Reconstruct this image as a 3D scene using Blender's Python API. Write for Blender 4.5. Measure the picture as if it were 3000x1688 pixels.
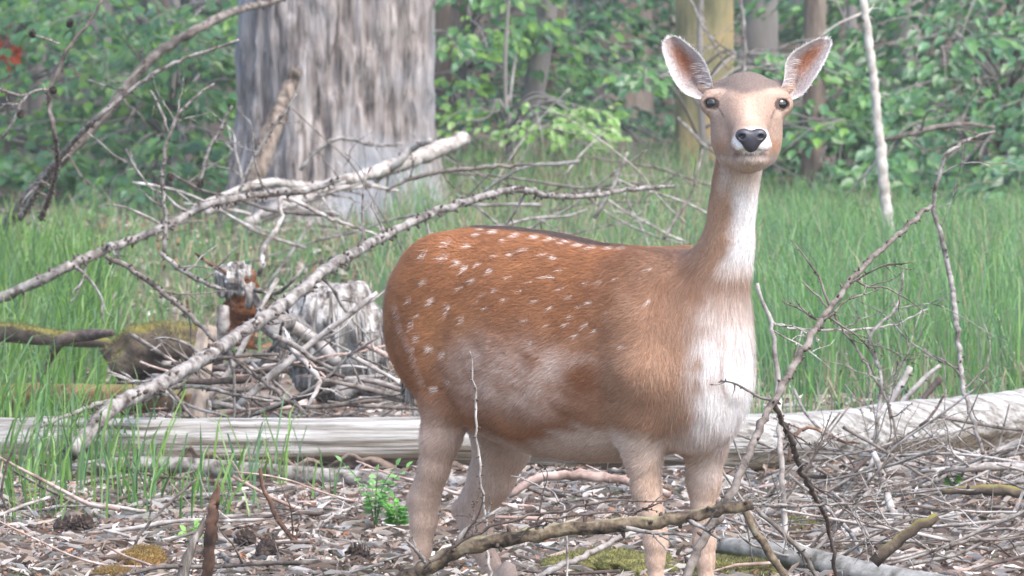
import bpy, math, random
import numpy as np
from mathutils import Vector
from mathutils.bvhtree import BVHTree

for o in list(bpy.data.objects): bpy.data.objects.remove(o)
SC = bpy.context.scene
COL = SC.collection

# ------------------------------------------------------------------ camera
CAM_H, FPX, PITCH = 1.56, 20160.0, math.atan(1194/20160.0)
cd = bpy.data.cameras.new("camera"); cam = bpy.data.objects.new("camera", cd); COL.objects.link(cam)
cd.sensor_width = 36.0; cd.lens = 36.0*FPX/3000.0
cd.clip_start = 0.5; cd.clip_end = 2000
cam.location = (0, 0, CAM_H); cam.rotation_euler = (math.pi/2-PITCH, 0, 0)
cd.dof.use_dof = True; cd.dof.focus_distance = 14.05; cd.dof.aperture_fstop = 19
SC.camera = cam

# ------------------------------------------------------------------ light
SUN_EL, SUN_AZ = math.radians(56), math.radians(138)    # azimuth clockwise from +Y: from behind the camera, to its right
w = bpy.data.worlds.new("World"); SC.world = w; w.use_nodes = True
nt = w.node_tree; nt.nodes.clear()
sky = nt.nodes.new("ShaderNodeTexSky"); sky.sky_type = 'NISHITA'; sky.sun_disc = False
sky.sun_elevation = SUN_EL; sky.sun_rotation = SUN_AZ
sky.air_density = 1.0; sky.dust_density = 3.0; sky.ozone_density = 1.0
bg = nt.nodes.new("ShaderNodeBackground"); bg.inputs[1].default_value = 0.15
wo = nt.nodes.new("ShaderNodeOutputWorld")
nt.links.new(sky.outputs[0], bg.inputs[0]); nt.links.new(bg.outputs[0], wo.inputs[0])
sl = bpy.data.lights.new("sun", 'SUN'); sl.energy = 1.15; sl.angle = math.radians(35); sl.color = (1, .985, .96)
sun = bpy.data.objects.new("sun", sl); COL.objects.link(sun)
sd = Vector((math.sin(SUN_AZ)*math.cos(SUN_EL), math.cos(SUN_AZ)*math.cos(SUN_EL), math.sin(SUN_EL)))
sun.rotation_euler = sd.to_track_quat('Z', 'Y').to_euler(); sun.location = (6, -6, 14)
vs = SC.view_settings
SC.display_settings.display_device = 'sRGB'
vs.view_transform = 'Standard'; vs.look = 'None'; vs.gamma = 1.0; vs.use_curve_mapping = False
vs.exposure = 1.72
SC.render.engine = 'CYCLES'
SC.cycles.use_denoising = True
SC.cycles.max_bounces = 6; SC.cycles.diffuse_bounces = 3; SC.cycles.glossy_bounces = 2
SC.cycles.transmission_bounces = 3; SC.cycles.transparent_max_bounces = 4
SC.cycles.caustics_reflective = False; SC.cycles.caustics_refractive = False

# ------------------------------------------------------------------ helpers
RNG = np.random.default_rng(7)
CP, SP = math.cos(PITCH), math.sin(PITCH)
CAMP = np.array([0, 0, CAM_H])
def ray(px, py):
    u, v = px-1500.0, 844.0-py
    return np.array([u, FPX*CP + v*SP, -FPX*SP + v*CP])
def at(px, py, y):
    d = ray(px, py); return CAMP + d*(y/d[1])
def gz(px, py, z=0.0):
    d = ray(px, py); return CAMP + d*((z-CAM_H)/d[2])
def pxm(y): return y/FPX                 # metres per photo pixel at distance y

def hash3(ix, iy, iz, seed):
    n = (ix*374761393 + iy*668265263 + iz*2147483647 + seed*1274126177) & 0xFFFFFFFF
    n = ((n ^ (n >> 13))*1274126177) & 0xFFFFFFFF
    return ((n ^ (n >> 16)) & 0xFFFF)/65535.0
def vnoise(P, scale=1.0, seed=0):
    P = np.asarray(P, float)*scale
    i = np.floor(P).astype(np.int64); f = P-i; f = f*f*(3-2*f)
    out = 0
    for a in (0, 1):
        wa = f[..., 0] if a else 1-f[..., 0]
        for b in (0, 1):
            wb = f[..., 1] if b else 1-f[..., 1]
            for c in (0, 1):
                wc = f[..., 2] if c else 1-f[..., 2]
                out = out + wa*wb*wc*hash3(i[..., 0]+a, i[..., 1]+b, i[..., 2]+c, seed)
    return out*2-1
def fbm(P, scale, seed=0, oct=3):
    s = 0; a = 1.0; t = 0
    for k in range(oct):
        s = s + a*vnoise(P, scale*2**k, seed+k*17); t += a; a *= .5
    return s/t
def gh(x, y):
    x = np.asarray(x, float); y = np.asarray(y, float)
    P = np.stack([x, y, np.zeros_like(x)], -1)
    return .012*vnoise(P, .9, 3) + .008*vnoise(P, 2.7, 5) + .006*vnoise(P, 8, 9)
def ghs(x, y): return float(gh(np.array([x]), np.array([y]))[0])
def smooth(a, b, x):
    t = np.clip((x-a)/(b-a), 0, 1); return t*t*(3-2*t)

def mesh_np(name, V, polys, smoothed=True):
    me = bpy.data.meshes.new(name)
    V = np.asarray(V, np.float32).reshape(-1, 3)
    polys = [np.asarray(p, np.int32) for p in polys if len(p)]
    me.vertices.add(len(V)); me.vertices.foreach_set("co", V.ravel())
    nl = sum(p.size for p in polys); npol = sum(len(p) for p in polys)
    me.loops.add(nl); me.polygons.add(npol)
    me.loops.foreach_set("vertex_index", np.concatenate([p.ravel() for p in polys]))
    st = []; o = 0
    for p in polys:
        st.append(o + np.arange(len(p))*p.shape[1]); o += p.size
    me.polygons.foreach_set("loop_start", np.concatenate(st).astype(np.int32))
    me.polygons.foreach_set("use_smooth", np.full(npol, smoothed, bool))
    me.update(calc_edges=True)
    return me
def setcol(me, C, name="col"):
    a = me.color_attributes.new(name, 'FLOAT_COLOR', 'POINT')
    C = np.asarray(C, np.float32)
    if C.shape[1] == 3: C = np.hstack([C, np.ones((len(C), 1), np.float32)])
    a.data.foreach_set("color", C.ravel())
def tag(o, label=None, cat=None, group=None, kind=None):
    if label: o["label"] = label
    if cat: o["category"] = cat
    if group: o["group"] = group
    if kind: o["kind"] = kind
    return o
ORG = {}
def mk(name, V, polys, mat, parent=None, smoothed=True, col=None, origin=None):
    V = np.asarray(V, float).reshape(-1, 3)
    if origin is None:
        if parent is not None: origin = ORG[parent.name]
        else:
            lo, hi = V.min(0), V.max(0); origin = np.array([(lo[0]+hi[0])/2, (lo[1]+hi[1])/2, lo[2]])
    origin = np.asarray(origin, float)
    me = mesh_np(name, V-origin, polys, smoothed)
    if col is not None: setcol(me, col)
    me.materials.append(mat)
    o = bpy.data.objects.new(name, me); COL.objects.link(o)
    if parent is not None:
        o.parent = parent; o.location = origin-ORG[parent.name]
    else: o.location = origin
    ORG[o.name] = origin
    return o
def empty(name, loc):
    o = bpy.data.objects.new(name, None); COL.objects.link(o); o.location = loc; o.empty_display_size = .1
    ORG[o.name] = np.asarray(loc, float); return o

class G:
    def __init__(s): s.V = []; s.Q = []; s.T = []; s.C = []; s.n = 0
    def add(s, V, Q=(), T=(), C=None):
        V = np.asarray(V, float).reshape(-1, 3)
        if len(Q): s.Q.append(np.asarray(Q, np.int64)+s.n)
        if len(T): s.T.append(np.asarray(T, np.int64)+s.n)
        s.V.append(V)
        if C is not None: s.C.append(np.broadcast_to(np.asarray(C, float), (len(V), 3)))
        s.n += len(V)
    def build(s, name, mat, parent=None, smoothed=True, origin=None):
        P = []
        if s.Q: P.append(np.concatenate(s.Q))
        if s.T: P.append(np.concatenate(s.T))
        return mk(name, np.concatenate(s.V), P, mat, parent, smoothed, np.concatenate(s.C) if s.C else None, origin)

def catmull(P, n):
    P = np.asarray(P, float)
    if len(P) == 2: P = np.array([P[0], (P[0]+P[1])/2, P[1]])
    A = np.vstack([2*P[0]-P[1], P, 2*P[-1]-P[-2]])
    seg = np.linalg.norm(np.diff(P[:, :3], axis=0), axis=1); cum = np.concatenate([[0], np.cumsum(seg)])
    u = np.linspace(0, cum[-1], n); i = np.clip(np.searchsorted(cum, u, 'right')-1, 0, len(P)-2)
    t = ((u-cum[i])/np.maximum(seg[i], 1e-9))[:, None]
    a, b, c, d = A[i], A[i+1], A[i+2], A[i+3]
    return .5*((2*b)+(c-a)*t+(2*a-5*b+4*c-d)*t*t+(3*b-a-3*c+d)*t**3)
def frames(P):
    T = np.gradient(P, axis=0); T /= np.maximum(np.linalg.norm(T, axis=1, keepdims=True), 1e-9)
    N = np.zeros_like(T)
    r = np.array([0, 0, 1.0]) if abs(T[0, 2]) < .9 else np.array([1.0, 0, 0])
    n = np.cross(T[0], r); n /= np.linalg.norm(n)
    for k in range(len(P)):
        n = n-T[k]*np.dot(n, T[k]); n /= max(np.linalg.norm(n), 1e-9); N[k] = n
    return T, N, np.cross(T, N)
def tube(P, R, sides=8, bump=0.0, rng=None, caps=True, ell=1.0):
    """quads and cap triangles of a tube along P with radii R"""
    P = np.asarray(P, float); n = len(P); R = np.broadcast_to(np.asarray(R, float), (n,))
    T, N, B = frames(P)
    a = np.linspace(0, 2*math.pi, sides, endpoint=False)
    rr = R[:, None]*np.ones((1, sides))
    if bump and rng is not None: rr = rr*(1+bump*rng.uniform(-1, 1, (n, sides))+bump*.8*rng.uniform(-1, 1, (n, 1)))
    V = P[:, None, :]+rr[..., None]*(np.cos(a)[None, :, None]*N[:, None, :]+ell*np.sin(a)[None, :, None]*B[:, None, :])
    i = np.arange(n-1)[:, None]*sides; j = np.arange(sides)[None, :]; k = (j+1) % sides
    Q = np.stack([i+j, i+k, i+sides+k, i+sides+j], -1).reshape(-1, 4)
    V = V.reshape(-1, 3); Tn = []
    if caps:
        V = np.vstack([V, P[0], P[-1]]); m = n*sides
        jj = np.arange(sides); kk = (jj+1) % sides
        Tn = np.vstack([np.stack([np.full(sides, m), kk, jj], -1), np.stack([np.full(sides, m+1), (n-1)*sides+jj, (n-1)*sides+kk], -1)])
    return V, Q, Tn

# ------------------------------------------------------------------ materials
def new_mat(name):
    m = bpy.data.materials.new(name); m.use_nodes = True
    return m, m.node_tree, m.node_tree.nodes["Principled BSDF"]
def ramp_set(r, stops):
    e = r.color_ramp.elements
    while len(e) > 1: e.remove(e[-1])
    e[0].position = stops[0][0]; e[0].color = (*stops[0][1], 1)
    for p, c in stops[1:]:
        x = e.new(p); x.color = (*c, 1)
def noise_mat(name, stops, scale=6, stretch=(1, 1, 1), detail=6, rough=.85, bump=.3, bump_scale=None, dist=.004, spec=.25, second=None):
    """ramp over stretched noise; second = (stops colour, scale, lo, hi, axis mask or None) mixed over it"""
    m, t, b = new_mat(name); N, L = t.nodes, t.links
    tc = N.new("ShaderNodeTexCoord"); mp = N.new("ShaderNodeMapping"); mp.inputs['Scale'].default_value = stretch
    L.new(tc.outputs['Object'], mp.inputs[0])
    nz = N.new("ShaderNodeTexNoise"); nz.inputs['Scale'].default_value = scale; nz.inputs['Detail'].default_value = detail; nz.inputs['Roughness'].default_value = .65
    L.new(mp.outputs[0], nz.inputs['Vector'])
    r = N.new("ShaderNodeValToRGB"); ramp_set(r, stops); L.new(nz.outputs['Fac'], r.inputs[0])
    colr = r.outputs[0]
    if second:
        c2, s2, lo, hi, up = second
        n2 = N.new("ShaderNodeTexNoise"); n2.inputs['Scale'].default_value = s2; n2.inputs['Detail'].default_value = 5
        L.new(tc.outputs['Object'], n2.inputs['Vector'])
        mr = N.new("ShaderNodeMapRange"); mr.inputs[1].default_value = lo; mr.inputs[2].default_value = hi
        val = n2.outputs['Fac']
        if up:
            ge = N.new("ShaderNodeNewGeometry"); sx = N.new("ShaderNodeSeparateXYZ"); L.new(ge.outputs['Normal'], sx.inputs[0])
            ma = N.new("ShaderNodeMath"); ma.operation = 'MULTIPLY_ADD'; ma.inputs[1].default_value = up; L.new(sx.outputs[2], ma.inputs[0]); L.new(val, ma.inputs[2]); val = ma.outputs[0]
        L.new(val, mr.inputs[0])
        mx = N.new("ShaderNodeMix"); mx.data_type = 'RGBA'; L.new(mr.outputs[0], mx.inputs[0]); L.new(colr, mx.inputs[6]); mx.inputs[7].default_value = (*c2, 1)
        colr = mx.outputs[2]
    L.new(colr, b.inputs['Base Color'])
    b.inputs['Roughness'].default_value = rough; b.inputs['Specular IOR Level'].default_value = spec
    if bump:
        n3 = N.new("ShaderNodeTexNoise"); n3.inputs['Scale'].default_value = bump_scale or scale*2.5; n3.inputs['Detail'].default_value = 5
        L.new(mp.outputs[0], n3.inputs['Vector'])
        bp = N.new("ShaderNodeBump"); bp.inputs['Strength'].default_value = bump; bp.inputs['Distance'].default_value = dist
        L.new(n3.outputs['Fac'], bp.inputs['Height']); L.new(bp.outputs[0], b.inputs['Normal'])
    return m
def attr_mat(name, rough=.8, spec=.2, translucent=0.0, noise=None, sheen=0.0):
    m, t, b = new_mat(name); N, L = t.nodes, t.links
    at_ = N.new("ShaderNodeAttribute"); at_.attribute_name = "col"
    c = at_.outputs['Color']
    if noise:
        tc = N.new("ShaderNodeTexCoord"); nz = N.new("ShaderNodeTexNoise"); nz.inputs['Scale'].default_value = noise[0]; nz.inputs['Detail'].default_value = 4
        L.new(tc.outputs['Object'], nz.inputs['Vector'])
        mr = N.new("ShaderNodeMapRange"); mr.inputs[1].default_value = .3; mr.inputs[2].default_value = .7; mr.inputs[3].default_value = noise[1]; mr.inputs[4].default_value = noise[2]
        L.new(nz.outputs['Fac'], mr.inputs[0])
        mu = N.new("ShaderNodeVectorMath"); mu.operation = 'SCALE'; L.new(c, mu.inputs[0]); L.new(mr.outputs[0], mu.inputs['Scale']); c = mu.outputs[0]
    L.new(c, b.inputs['Base Color'])
    b.inputs['Roughness'].default_value = rough; b.inputs['Specular IOR Level'].default_value = spec
    if sheen: b.inputs['Sheen Weight'].default_value = sheen; b.inputs['Sheen Roughness'].default_value = .4
    if translucent:
        tr = N.new("ShaderNodeBsdfTranslucent"); L.new(c, tr.inputs[0])
        mx = N.new("ShaderNodeMixShader"); mx.inputs[0].default_value = translucent
        L.new(b.outputs[0], mx.inputs[1]); L.new(tr.outputs[0], mx.inputs[2]); L.new(mx.outputs[0], N["Material Output"].inputs[0])
    return m
# ------------------------------------------------------------------ ground
def axis(f0, f1, step, far0, far1):
    a = list(np.arange(f0, f1+1e-6, step)); s = step
    while a[-1] < far1: s *= 1.25; a.append(a[-1]+s)
    s = step
    while a[0] > far0: s *= 1.25; a.insert(0, a[0]-s)
    return np.array(a)
gx = axis(-2.6, 2.6, .045, -110, 110); gy = axis(12.5, 24, .05, -40, 200)
X, Y = np.meshgrid(gx, gy, indexing='ij'); V = np.stack([X, Y, gh(X, Y)], -1).reshape(-1, 3)
ny = len(gy); i, j = np.meshgrid(np.arange(len(gx)-1), np.arange(ny-1), indexing='ij')
Q = np.stack([i*ny+j, (i+1)*ny+j, (i+1)*ny+j+1, i*ny+j+1], -1).reshape(-1, 4)
m_ground = noise_mat("forest_floor", [(.25, (.035, .025, .019)), (.42, (.10, .072, .052)), (.55, (.20, .15, .115)), (.68, (.13, .085, .055)), (.8, (.30, .25, .21))], scale=9, detail=9, rough=.95, bump=.8, bump_scale=40, dist=.02,
                     second=((.045, .062, .024), .8, .44, .56, None))
ground = mk("ground", V, [Q], m_ground, origin=(0, 0, 0)); tag(ground, kind="structure")
# ------------------------------------------------------------------ the doe
TH = math.radians(45); CT, ST = math.cos(TH), math.sin(TH)
DO = at(1990, 1000, 14.2); DOX, DOY = DO[0], DO[1]
def w2b(P):
    P = np.asarray(P, float); x, y = P[..., 0]-DOX, P[..., 1]-DOY
    return np.stack([x*CT-y*ST, x*ST+y*CT, P[..., 2]], -1)
def b2w(P):
    P = np.asarray(P, float); s, t = P[..., 0], P[..., 1]
    return np.stack([DOX+s*CT+t*ST, DOY-s*ST+t*CT, P[..., 2]], -1)
def bp(px, py, t=0.0):
    d = ray(px, py); lam = (t+DOX*ST+DOY*CT)/(d[0]*ST+d[1]*CT)
    return w2b(CAMP+d*lam)
def bz(px, z, t):
    q = bp(px, 1500, t); return np.array([q[0], q[1], z])
YH = 13.97
def hd(px, py, f=0.0): return w2b(at(px, py, YH-f))
PX = 14.1/FPX

def smin(a, b, k):
    h = np.clip(.5+.5*(b-a)/k, 0, 1); return b*(1-h)+a*h-k*h*(1-h)
def smaxs(a, b, k): return -smin(-a, -b, k)
def rcone(P, a, b, r1, r2):
    ba = b-a; l2 = ba@ba; h = np.clip((P-a)@ba/l2, 0, 1)
    return np.linalg.norm(P-a-h[:, None]*ba, axis=1)-(r1+(r2-r1)*h)
# view-aligned axes of the head, in body coordinates
HX = w2b(np.array([DOX+1, DOY, 0]))-w2b(np.array([DOX, DOY, 0])); HF = w2b(np.array([DOX, DOY-1, 0]))-w2b(np.array([DOX, DOY, 0])); HZ = np.array([0, 0, 1.0])
def ellip(P, c, r, axes=None):
    q = P-c
    if axes is not None: q = np.stack([q@axes[0], q@axes[1], q@axes[2]], -1)
    r = np.asarray(r); k = np.linalg.norm(q/r, axis=1); k2 = np.linalg.norm(q/(r*r), axis=1)
    return k*(k-1)/np.maximum(k2, 1e-6)
HA = (HX, HF, HZ)
def pit(a):   # head axes pitched down by a about the sideways axis
    c, s = math.cos(a), math.sin(a); return (HX, HF*c-HZ*s, HZ*c+HF*s)

TORSO = [(1190, 800, 905, .045), (1212, 757, 1000, .085), (1255, 712, 1110, .115), (1320, 681, 1190, .135), (1400, 662, 1245, .152),
         (1500, 667, 1295, .176), (1620, 683, 1337, .192), (1750, 713, 1352, .188), (1850, 722, 1348, .176), (1930, 727, 1335, .162),
         (2000, 733, 1318, .146), (2055, 752, 1305, .120), (2100, 800, 1285, .096), (2135, 890, 1235, .070), (2158, 990, 1150, .040)]
ts = np.array([bp(a, 1000)[0] for a, b, c, d in TORSO])
tt = np.array([bp(a, b)[2] for a, b, c, d in TORSO]); tb = np.array([bp(a, c)[2] for a, b, c, d in TORSO]); tw = np.array([d for a, b, c, d in TORSO])
def torso(P):
    s = P[:, 0]; zt = np.interp(s, ts, tt); zb = np.interp(s, ts, tb); wd = np.interp(s, ts, tw)
    zc = (zt+zb)/2; a = (zt-zb)/2; zn = (P[:, 2]-zc)/a
    wd = wd*(1-.10*np.clip(zn, -1, 1))
    r = ((np.abs(P[:, 1])/wd)**2.15+np.abs(zn)**2.15)**(1/2.15)
    d = (r-1)*np.minimum(wd, a)
    e = np.maximum(ts[0]-s, s-ts[-1]); return np.where(e > 0, np.sqrt(np.maximum(d, 0)**2+e*e), d)
GH0 = [ghs(*b2w(bz(px, 0, t))[:2]) for px, t in ((1238, -.09), (1490, .09), (1928, -.07), (2074, .07))]
LEGS = [
 [(1275, 880, -.07, 105), (1300, 1030, -.09, 102), (1312, 1160, -.1, 78), (1292, 1280, -.1, 55), (1274, 1370, -.1, 45), (1247, 1462, -.09, 43), (1244, 1530, -.09, 37), (1236, 1610, -.09, 28), (1234, 1666, -.09, 21), (1232, 1720, -.09, 19)],
 [(1420, 1050, .08, 95), (1455, 1200, .1, 90), (1472, 1310, .095, 80), (1440, 1400, .095, 66), (1405, 1480, .095, 52), (1398, 1540, .095, 46), (1412, 1600, .09, 33), (1440, 1650, .09, 26), (1462, 1700, .09, 21), (1475, 1735, .09, 20)],
 [(1890, 960, -.095, 95), (1900, 1090, -.105, 92), (1880, 1200, -.095, 76), (1880, 1290, -.08, 57), (1886, 1350, -.075, 50), (1894, 1433, -.07, 43), (1907, 1498, -.07, 35), (1920, 1560, -.07, 32), (1921, 1592, -.07, 34), (1920, 1642, -.07, 26), (1922, 1700, -.07, 20), (1922, 1790, -.07, 19)],
 [(2050, 1130, .095, 85), (2066, 1240, .085, 64), (2070, 1312, .075, 52), (2062, 1410, .07, 45), (2060, 1498, .07, 36), (2064, 1590, .07, 33), (2068, 1642, .07, 25), (2068, 1700, .07, 20), (2068, 1785, .07, 19)]]
CH = []
for li, leg in enumerate(LEGS):
    pts = [(bp(a, b, t), r*PX) for a, b, t, r in leg]
    q = pts[-1][0]; g = GH0[li]
    pts.append((np.array([q[0]+.012, q[1], g+.085]), .0175)); pts.append((np.array([q[0]+.03, q[1], g+.045]), .017))
    CH.append(pts)
FEET = [c[-1][0] for c in CH]
NECK = [(2030, 960, 0, 128), (2075, 860, 0, 100), (2112, 780, 0, 80), (2136, 700, 0, 65), (2147, 600, 0, 59), (2158, 520, 0, 56), (2172, 440, 0, 58), (2184, 350, 0, 70)]
EYES = [(2084, 303, .0, -1), (2290, 306, .0, 1)]
def eye_c(e): return hd(e[0]-e[3]*5, e[1], -.0015)
def eye_dir(e): return (HX*e[3]*.56+HF*.83+HZ*.02)
def sdf(P):
    d = torso(P)
    # haunch, croup, shoulder blades
    for t in (-1, 1):
        d = smin(d, ellip(P, bp(1283, 930, -.09)*np.array([1, -t, 1]), (.13, .078, .17)), .05)
        d = smin(d, ellip(P, np.array([-.03, t*.085, .62]), (.11, .055, .17)), .06)
    for li, c in enumerate(CH):
        for k, ((a, r1), (b, r2)) in enumerate(zip(c[:-1], c[1:])):
            d = smin(d, rcone(P, a, b, r1, r2), .04 if k < 2 else (.025 if k < 4 else .012))
    # hocks
    d = smin(d, rcone(P, bp(1214, 1462, -.09), bp(1258, 1350, -.1), .014, .014), .02)
    d = smin(d, rcone(P, bp(1216, 1468, -.09), bp(1228, 1600, -.09), .014, .012), .02)
    d = smin(d, rcone(P, bp(1347, 1492, .095), bp(1405, 1390, .095), .016, .016), .02)
    d = smin(d, rcone(P, bp(1350, 1498, .095), bp(1415, 1640, .09), .016, .012), .02)
    # neck and chest
    nk = [(bp(a, b, t), r*PX) for a, b, t, r in NECK]
    for (a, r1), (b, r2) in zip(nk[:-1], nk[1:]): d = smin(d, rcone(P, a, b, r1, r2), .035)
    d = smin(d, ellip(P, bp(2058, 1075), (.09, .085, .165)), .05)
    d = smin(d, ellip(P, bp(2085, 940), (.06, .07, .09)), .05)
    # head
    h = ellip(P, hd(2187, 284, -.055), (.062, .075, .051), HA)
    h = smin(h, ellip(P, hd(2187, 305, -.03), (.071, .055, .043), HA), .02)
    h = smin(h, ellip(P, hd(2188, 330, .015), (.05, .07, .05), pit(.5)), .03)
    h = smin(h, rcone(P, hd(2190, 340, .03), hd(2199, 398, .112), .046, .031), .03)
    h = smin(h, ellip(P, hd(2199, 405, .115), (.035, .03, .027), HA), .015)
    h = smin(h, ellip(P, hd(2200, 426, .116), (.041, .025, .0165), HA), .012)
    h = smin(h, ellip(P, hd(2200, 463, .092), (.033, .036, .0145), HA), .008)
    h = smin(h, rcone(P, hd(2199, 462, .08), hd(2190, 458, .01), .024, .028), .02)
    h = smin(h, ellip(P, hd(2190, 450, .005), (.046, .06, .03), HA), .03)
    for x in (2126, 2248): h = smin(h, ellip(P, hd(x, 385, -.02), (.03, .06, .062), HA), .03)
    for x in (2142, 2236): h = smin(h, ellip(P, hd(x, 420, .022), (.026, .05, .036), HA), .025)
    for e in EYES:
        c = hd(e[0]-e[3]*4, e[1], -.014)
        h = smin(h, ellip(P, c, (.026, .028, .025), HA), .014)
        h = smin(h, rcone(P, hd(e[0]-e[3]*30, e[1]-24, .004), hd(e[0]+e[3]*8, e[1]-28, -.02), .007, .006), .012)   # brow
        h = smaxs(h, -ellip(P, eye_c(e)+eye_dir(e)*.017, (.0128, .02, .0088), (np.cross(eye_dir(e), HZ), eye_dir(e), HZ)), .004)
        h = smaxs(h, -rcone(P, hd(e[0]-e[3]*22, e[1]+16, .024), hd(e[0]-e[3]*34, e[1]+40, .034), .003, .002), .004)
    h = smaxs(h, -rcone(P, hd(2144, 449, .118), hd(2199, 446, .142), .0052, .0062), .004)
    h = smaxs(h, -rcone(P, hd(2256, 448, .118), hd(2199, 446, .142), .0052, .0062), .004)
    # ear roots
    for e in ((2070, 262, -.055, 2035, 235), (2303, 262, -.055, 2342, 232)):
        h = smin(h, rcone(P, hd(2187+(e[0]-2187)*.72, e[1]+12, -.07), hd(e[0]+(e[3]-e[0])*.35, e[4]+22, -.078), .026, .014), .018)
    for x in (2173, 2229): h = smaxs(h, -ellip(P, hd(x, 401, .152), (.0085, .02, .007), HA), .003)
    return smin(d, h, .03)

def surface_net(f, lo, hi, res):
    n = np.ceil((np.asarray(hi)-lo)/res/4).astype(int)*4
    ax = [lo[k]+res*np.arange(n[k]) for k in range(3)]
    cc = [a[::4]+res*1.5 for a in ax]
    X = np.stack(np.meshgrid(*cc, indexing='ij'), -1); sh = X.shape[:3]
    dc = np.concatenate([f(c) for c in np.array_split(X.reshape(-1, 3), 8)]).reshape(sh)
    big = np.repeat(np.repeat(np.repeat(dc, 4, 0), 4, 1), 4, 2).astype(np.float32)
    idx = np.argwhere(np.abs(big) < res*9)
    P = np.stack([ax[k][idx[:, k]] for k in range(3)], -1)
    v = np.concatenate([f(c) for c in np.array_split(P, max(1, len(P)//150000))])
    big[idx[:, 0], idx[:, 1], idx[:, 2]] = v
    s = big < 0
    c = [s[i:sh_(s, 0, i), j:sh_(s, 1, j), k:sh_(s, 2, k)] for i in (0, 1) for j in (0, 1) for k in (0, 1)]
    al = c[0].copy(); an = c[0].copy()
    for q in c[1:]: al &= q; an |= q
    act = an & ~al
    cid = np.argwhere(act); num = np.full(act.shape, -1, np.int64); num[act] = np.arange(len(cid))
    acc = np.zeros((len(cid), 3)); cnt = np.zeros(len(cid))
    corners = [(i, j, k) for i in (0, 1) for j in (0, 1) for k in (0, 1)]
    val = {q: big[cid[:, 0]+q[0], cid[:, 1]+q[1], cid[:, 2]+q[2]] for q in corners}
    for a in corners:
        for k in range(3):
            if a[k] == 0:
                b = list(a); b[k] = 1; va, vb = val[a], val[tuple(b)]
                m = (va < 0) != (vb < 0)
                t = np.where(m, va/np.where(m, va-vb, 1), 0)
                p = np.tile(np.array(a, float), (len(cid), 1)); p[:, k] = t
                acc += p*m[:, None]; cnt += m
    V = np.asarray(lo)+res*(cid+acc/cnt[:, None])
    Q = []
    for k in range(3):
        u, w_ = [(1, 2), (2, 0), (0, 1)][k]
        a = s; sl0 = [slice(None)]*3; sl1 = [slice(None)]*3; sl0[k] = slice(0, -1); sl1[k] = slice(1, None)
        cr = a[tuple(sl0)] != a[tuple(sl1)]
        e = np.argwhere(cr); ok = (e[:, u] > 0) & (e[:, w_] > 0); e = e[ok]
        inside = a[e[:, 0], e[:, 1], e[:, 2]]
        def cell(du, dw):
            q = e.copy(); q[:, u] -= du; q[:, w_] -= dw; return num[q[:, 0], q[:, 1], q[:, 2]]
        f4 = np.stack([cell(1, 1), cell(0, 1), cell(0, 0), cell(1, 0)], -1)
        f4[~inside] = f4[~inside][:, ::-1]; Q.append(f4)
    Q = np.concatenate(Q); Q = Q[(Q >= 0).all(1)]
    return V, Q
def sh_(s, k, i): return s.shape[k]-1+i
def grad(f, P, e=.0015):
    g = np.stack([f(P+np.eye(3)[k]*e)-f(P-np.eye(3)[k]*e) for k in range(3)], -1)/(2*e)
    return g
def lap(V, Q, n, mask=None, lam=.5):
    for _ in range(n):
        S = np.zeros_like(V); c = np.zeros(len(V))
        for a, b in ((0, 1), (1, 2), (2, 3), (3, 0)):
            for u, v in ((Q[:, a], Q[:, b]), (Q[:, b], Q[:, a])):
                S += np.stack([np.bincount(u, V[v, k], len(V)) for k in range(3)], -1); c += np.bincount(u, minlength=len(V))
        d = S/np.maximum(c, 1)[:, None]-V
        V = V+lam*d*(1 if mask is None else mask[:, None])
    return V
lo = np.array([-1.0, -.36, .0]); hi = np.array([.52, .3, 1.22])
BV, BQ = surface_net(sdf, lo, hi, .0042)
headm = smooth(.9, .97, BV[:, 2])
BV = lap(BV, BQ, 6, 1-headm*.93)
nrm = grad(sdf, BV); BN = nrm/np.maximum(np.linalg.norm(nrm, axis=1, keepdims=True), 1e-6)

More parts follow.
